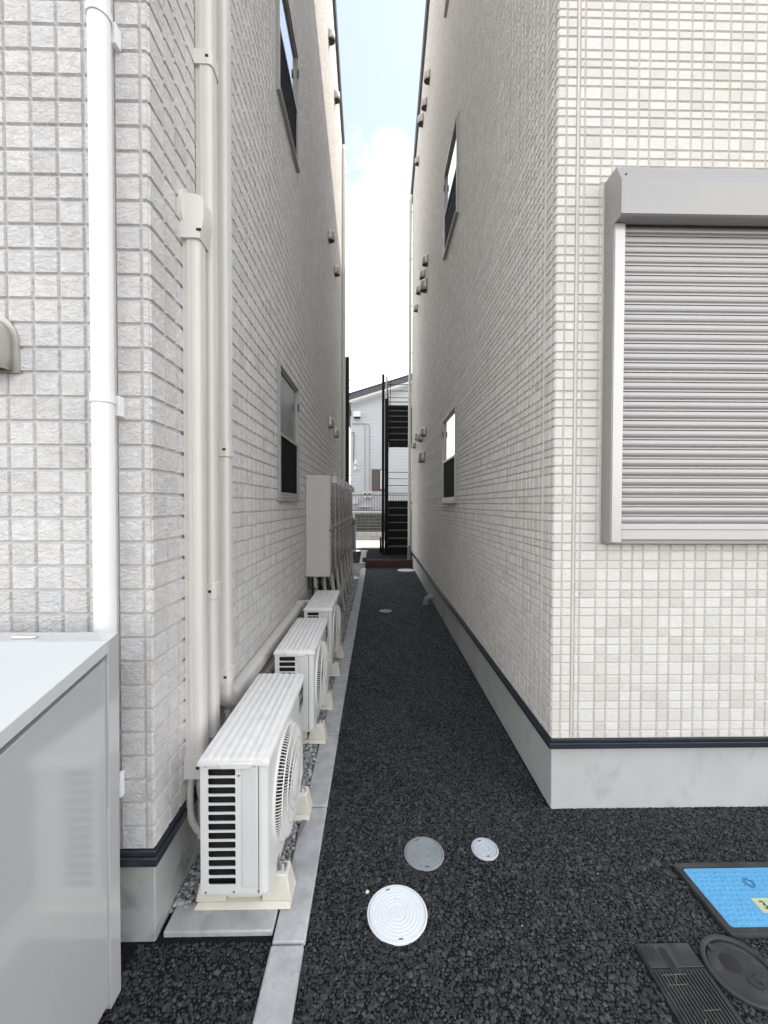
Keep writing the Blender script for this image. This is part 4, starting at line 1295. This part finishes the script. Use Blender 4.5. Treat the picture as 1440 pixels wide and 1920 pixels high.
MB().box((-8, 16.35, -.02), (8, 16.9, 1.13)).build('wall', M_RETAIN, rw)
MB().box((-8, 16.28, 1.132), (8, 16.95, 1.20)).build('coping', M_BLOCK, rw, bevel=.006)
ra = thing('railing', (0, 16.5, 1.2), 'brown metal railing with upright bars on the retaining wall', 'railing')
MB().box((-4, 16.48, 1.235), (4, 16.52, 1.265)).build('bottom_rail', M_RAIL, ra)
MB().box((-4, 16.475, 1.84), (4, 16.525, 1.885)).build('top_rail', M_RAIL, ra)
bar = None
for k in range(56):
    x = -3.0 + k * .108
    if bar is None:
        bar = MB().box((x - .009, 16.491, 1.2655), (x + .009, 16.509, 1.8395)).build('bar', M_RAIL, ra); bx0 = x
    else:
        o = bpy.data.objects.new('bar', bar.data); C.objects.link(o); o.parent = ra; o.location.x = x - bx0
for x in (-3.2, -1.4, .4, 2.2): MB().box((x - .02, 16.46, 1.2), (x + .02, 16.475, 1.86)).build('post', M_RAIL, ra)

# far house
HY = 18.5
fh = thing('house', (1.5, 20, 0), 'pale blue grey house with a dark sloping roof beyond the end of the path', 'house')


def hz(x): return 5.98 + .318 * (x + 1.2)


MB().prism([(-1.17, -.02), (7.2, -.02), (7.2, hz(3.0) - .318 * 4.2), (3.0, hz(3.0)), (-1.17, hz(-1.17))], 'y', HY, HY + 7).build('wall', M_HOUSE, fh)
# horizontal siding boards
for k in range(36):
    z = 1.2 + k * .145
    xl = max(-1.17, (z + .14 - 5.98) / .318 - 1.2 + .02)
    if xl > 1.9: break
    MB().prism([(HY - .0005, z), (HY - .010, z + .004), (HY - .006, z + .140), (HY - .0005, z + .142)], 'x', xl, 2.6).build('siding_board', M_HOUSE, fh)
rf = MB().prism([(-1.42, hz(-1.42) + .06), (3.0, hz(3.0) + .06), (7.5, hz(3.0) - .318 * 4.5 + .06), (7.5, hz(3.0) - .318 * 4.5 + .30), (3.0, hz(3.0) + .30), (-1.42, hz(-1.42) + .30)], 'y', HY - .5, HY + 7.5).build('roof', M_HROOF, fh)
MB().prism([(-1.40, hz(-1.40) - .03), (3.0, hz(3.0) - .03), (3.0, hz(3.0) + .058), (-1.40, hz(-1.40) + .058)], 'y', HY - .47, HY + .2).build('soffit_board', M_HOUSE_W, rf)
MB().prism([(-1.43, hz(-1.43) + .305), (3.0, hz(3.0) + .305), (3.0, hz(3.0) + .345), (-1.43, hz(-1.43) + .345)], 'y', HY - .54, HY + .3).build('verge_cap', M_HROOF, rf)
MB().box((-1.56, HY - .45, 5.90), (-1.44, HY + 7, 6.02)).build('gutter', M_HROOF, rf)
wf = MB().box((-.21, HY - .04, 2.10), (.42, HY - .012, 3.06)).build('window', M_BROWN, fh)
MB().box((-.17, HY - .05, 2.17), (.14, HY - .041, 3.02)).build('pane', mat('dim_pane', (.10, .095, .085), .25), wf)
MB().box((.17, HY - .047, 2.17), (.39, HY - .041, 3.02)).build('pane', M_HOUSE_W, wf)
MB().box((-.17, HY - .053, 2.13), (.14, HY - .0505, 2.24)).build('lower_rail', mat('red_brown', (.16, .075, .06), .5), wf)
MB().prism([(HY - .02, 5.60), (HY - .30, 5.60), (HY - .30, 5.36), (HY - .02, 5.34)], 'x', -1.03, -.72).build('vent_box', M_HOUSE_W, fh)
MB().box((-1.02, HY - .295, 5.32), (-.73, HY - .03, 5.338)).build('vent_opening', M_DARK, fh)
for xo, zt in ((-.52, 5.08), (-.32, 5.08)):
    MB().tube([(-1.1, HY - .03, zt), (xo - .08, HY - .03, zt), (xo - .02, HY - .03, zt - .03), (xo, HY - .03, zt - .12), (xo, HY - .03, 2.0)], .016, 6).build('conduit', M_BLOCK, fh, smooth=True)
MB().tube([(-1.12, HY - .05, 4.7), (-1.04, HY - .05, 4.72), (-1.02, HY - .05, 4.5), (-1.04, HY - .05, 3.4)], .022, 6).build('cable', M_RAIL, fh, smooth=True)
for (a, b, c_, d) in ((-1.0, -.88, 3.30, 3.48), (-1.01, -.90, 3.02, 3.20), (-.87, -.80, 3.24, 3.32), (-.87, -.80, 3.06, 3.14)):
    MB().box((a, HY - .09, c_), (b, HY - .012, d)).build('junction_box', M_HOUSE_W, fh)
# twin meters above the railing
for xa in (-.60, -.40):
    mb_ = MB().box((xa, HY - .22, 1.78), (xa + .17, HY - .012, 2.06)).build('meter', M_FOOT, fh)
    MB().lathe([(.06, HY - .222), (.06, HY - .224)], (xa + .085, 0, 1.93), 14, 'y').build('dial', M_DARK, mb_)
for xa, xb, za, zb in ((-1.06, -.95, 1.5, 1.72), (-.93, -.85, 1.52, 1.7), (-.8, -.3, 1.36, 1.40)):
    MB().box((xa, HY - .2, za), (xb, HY - .012, zb)).build('wall_box', M_HOUSE_W, fh)
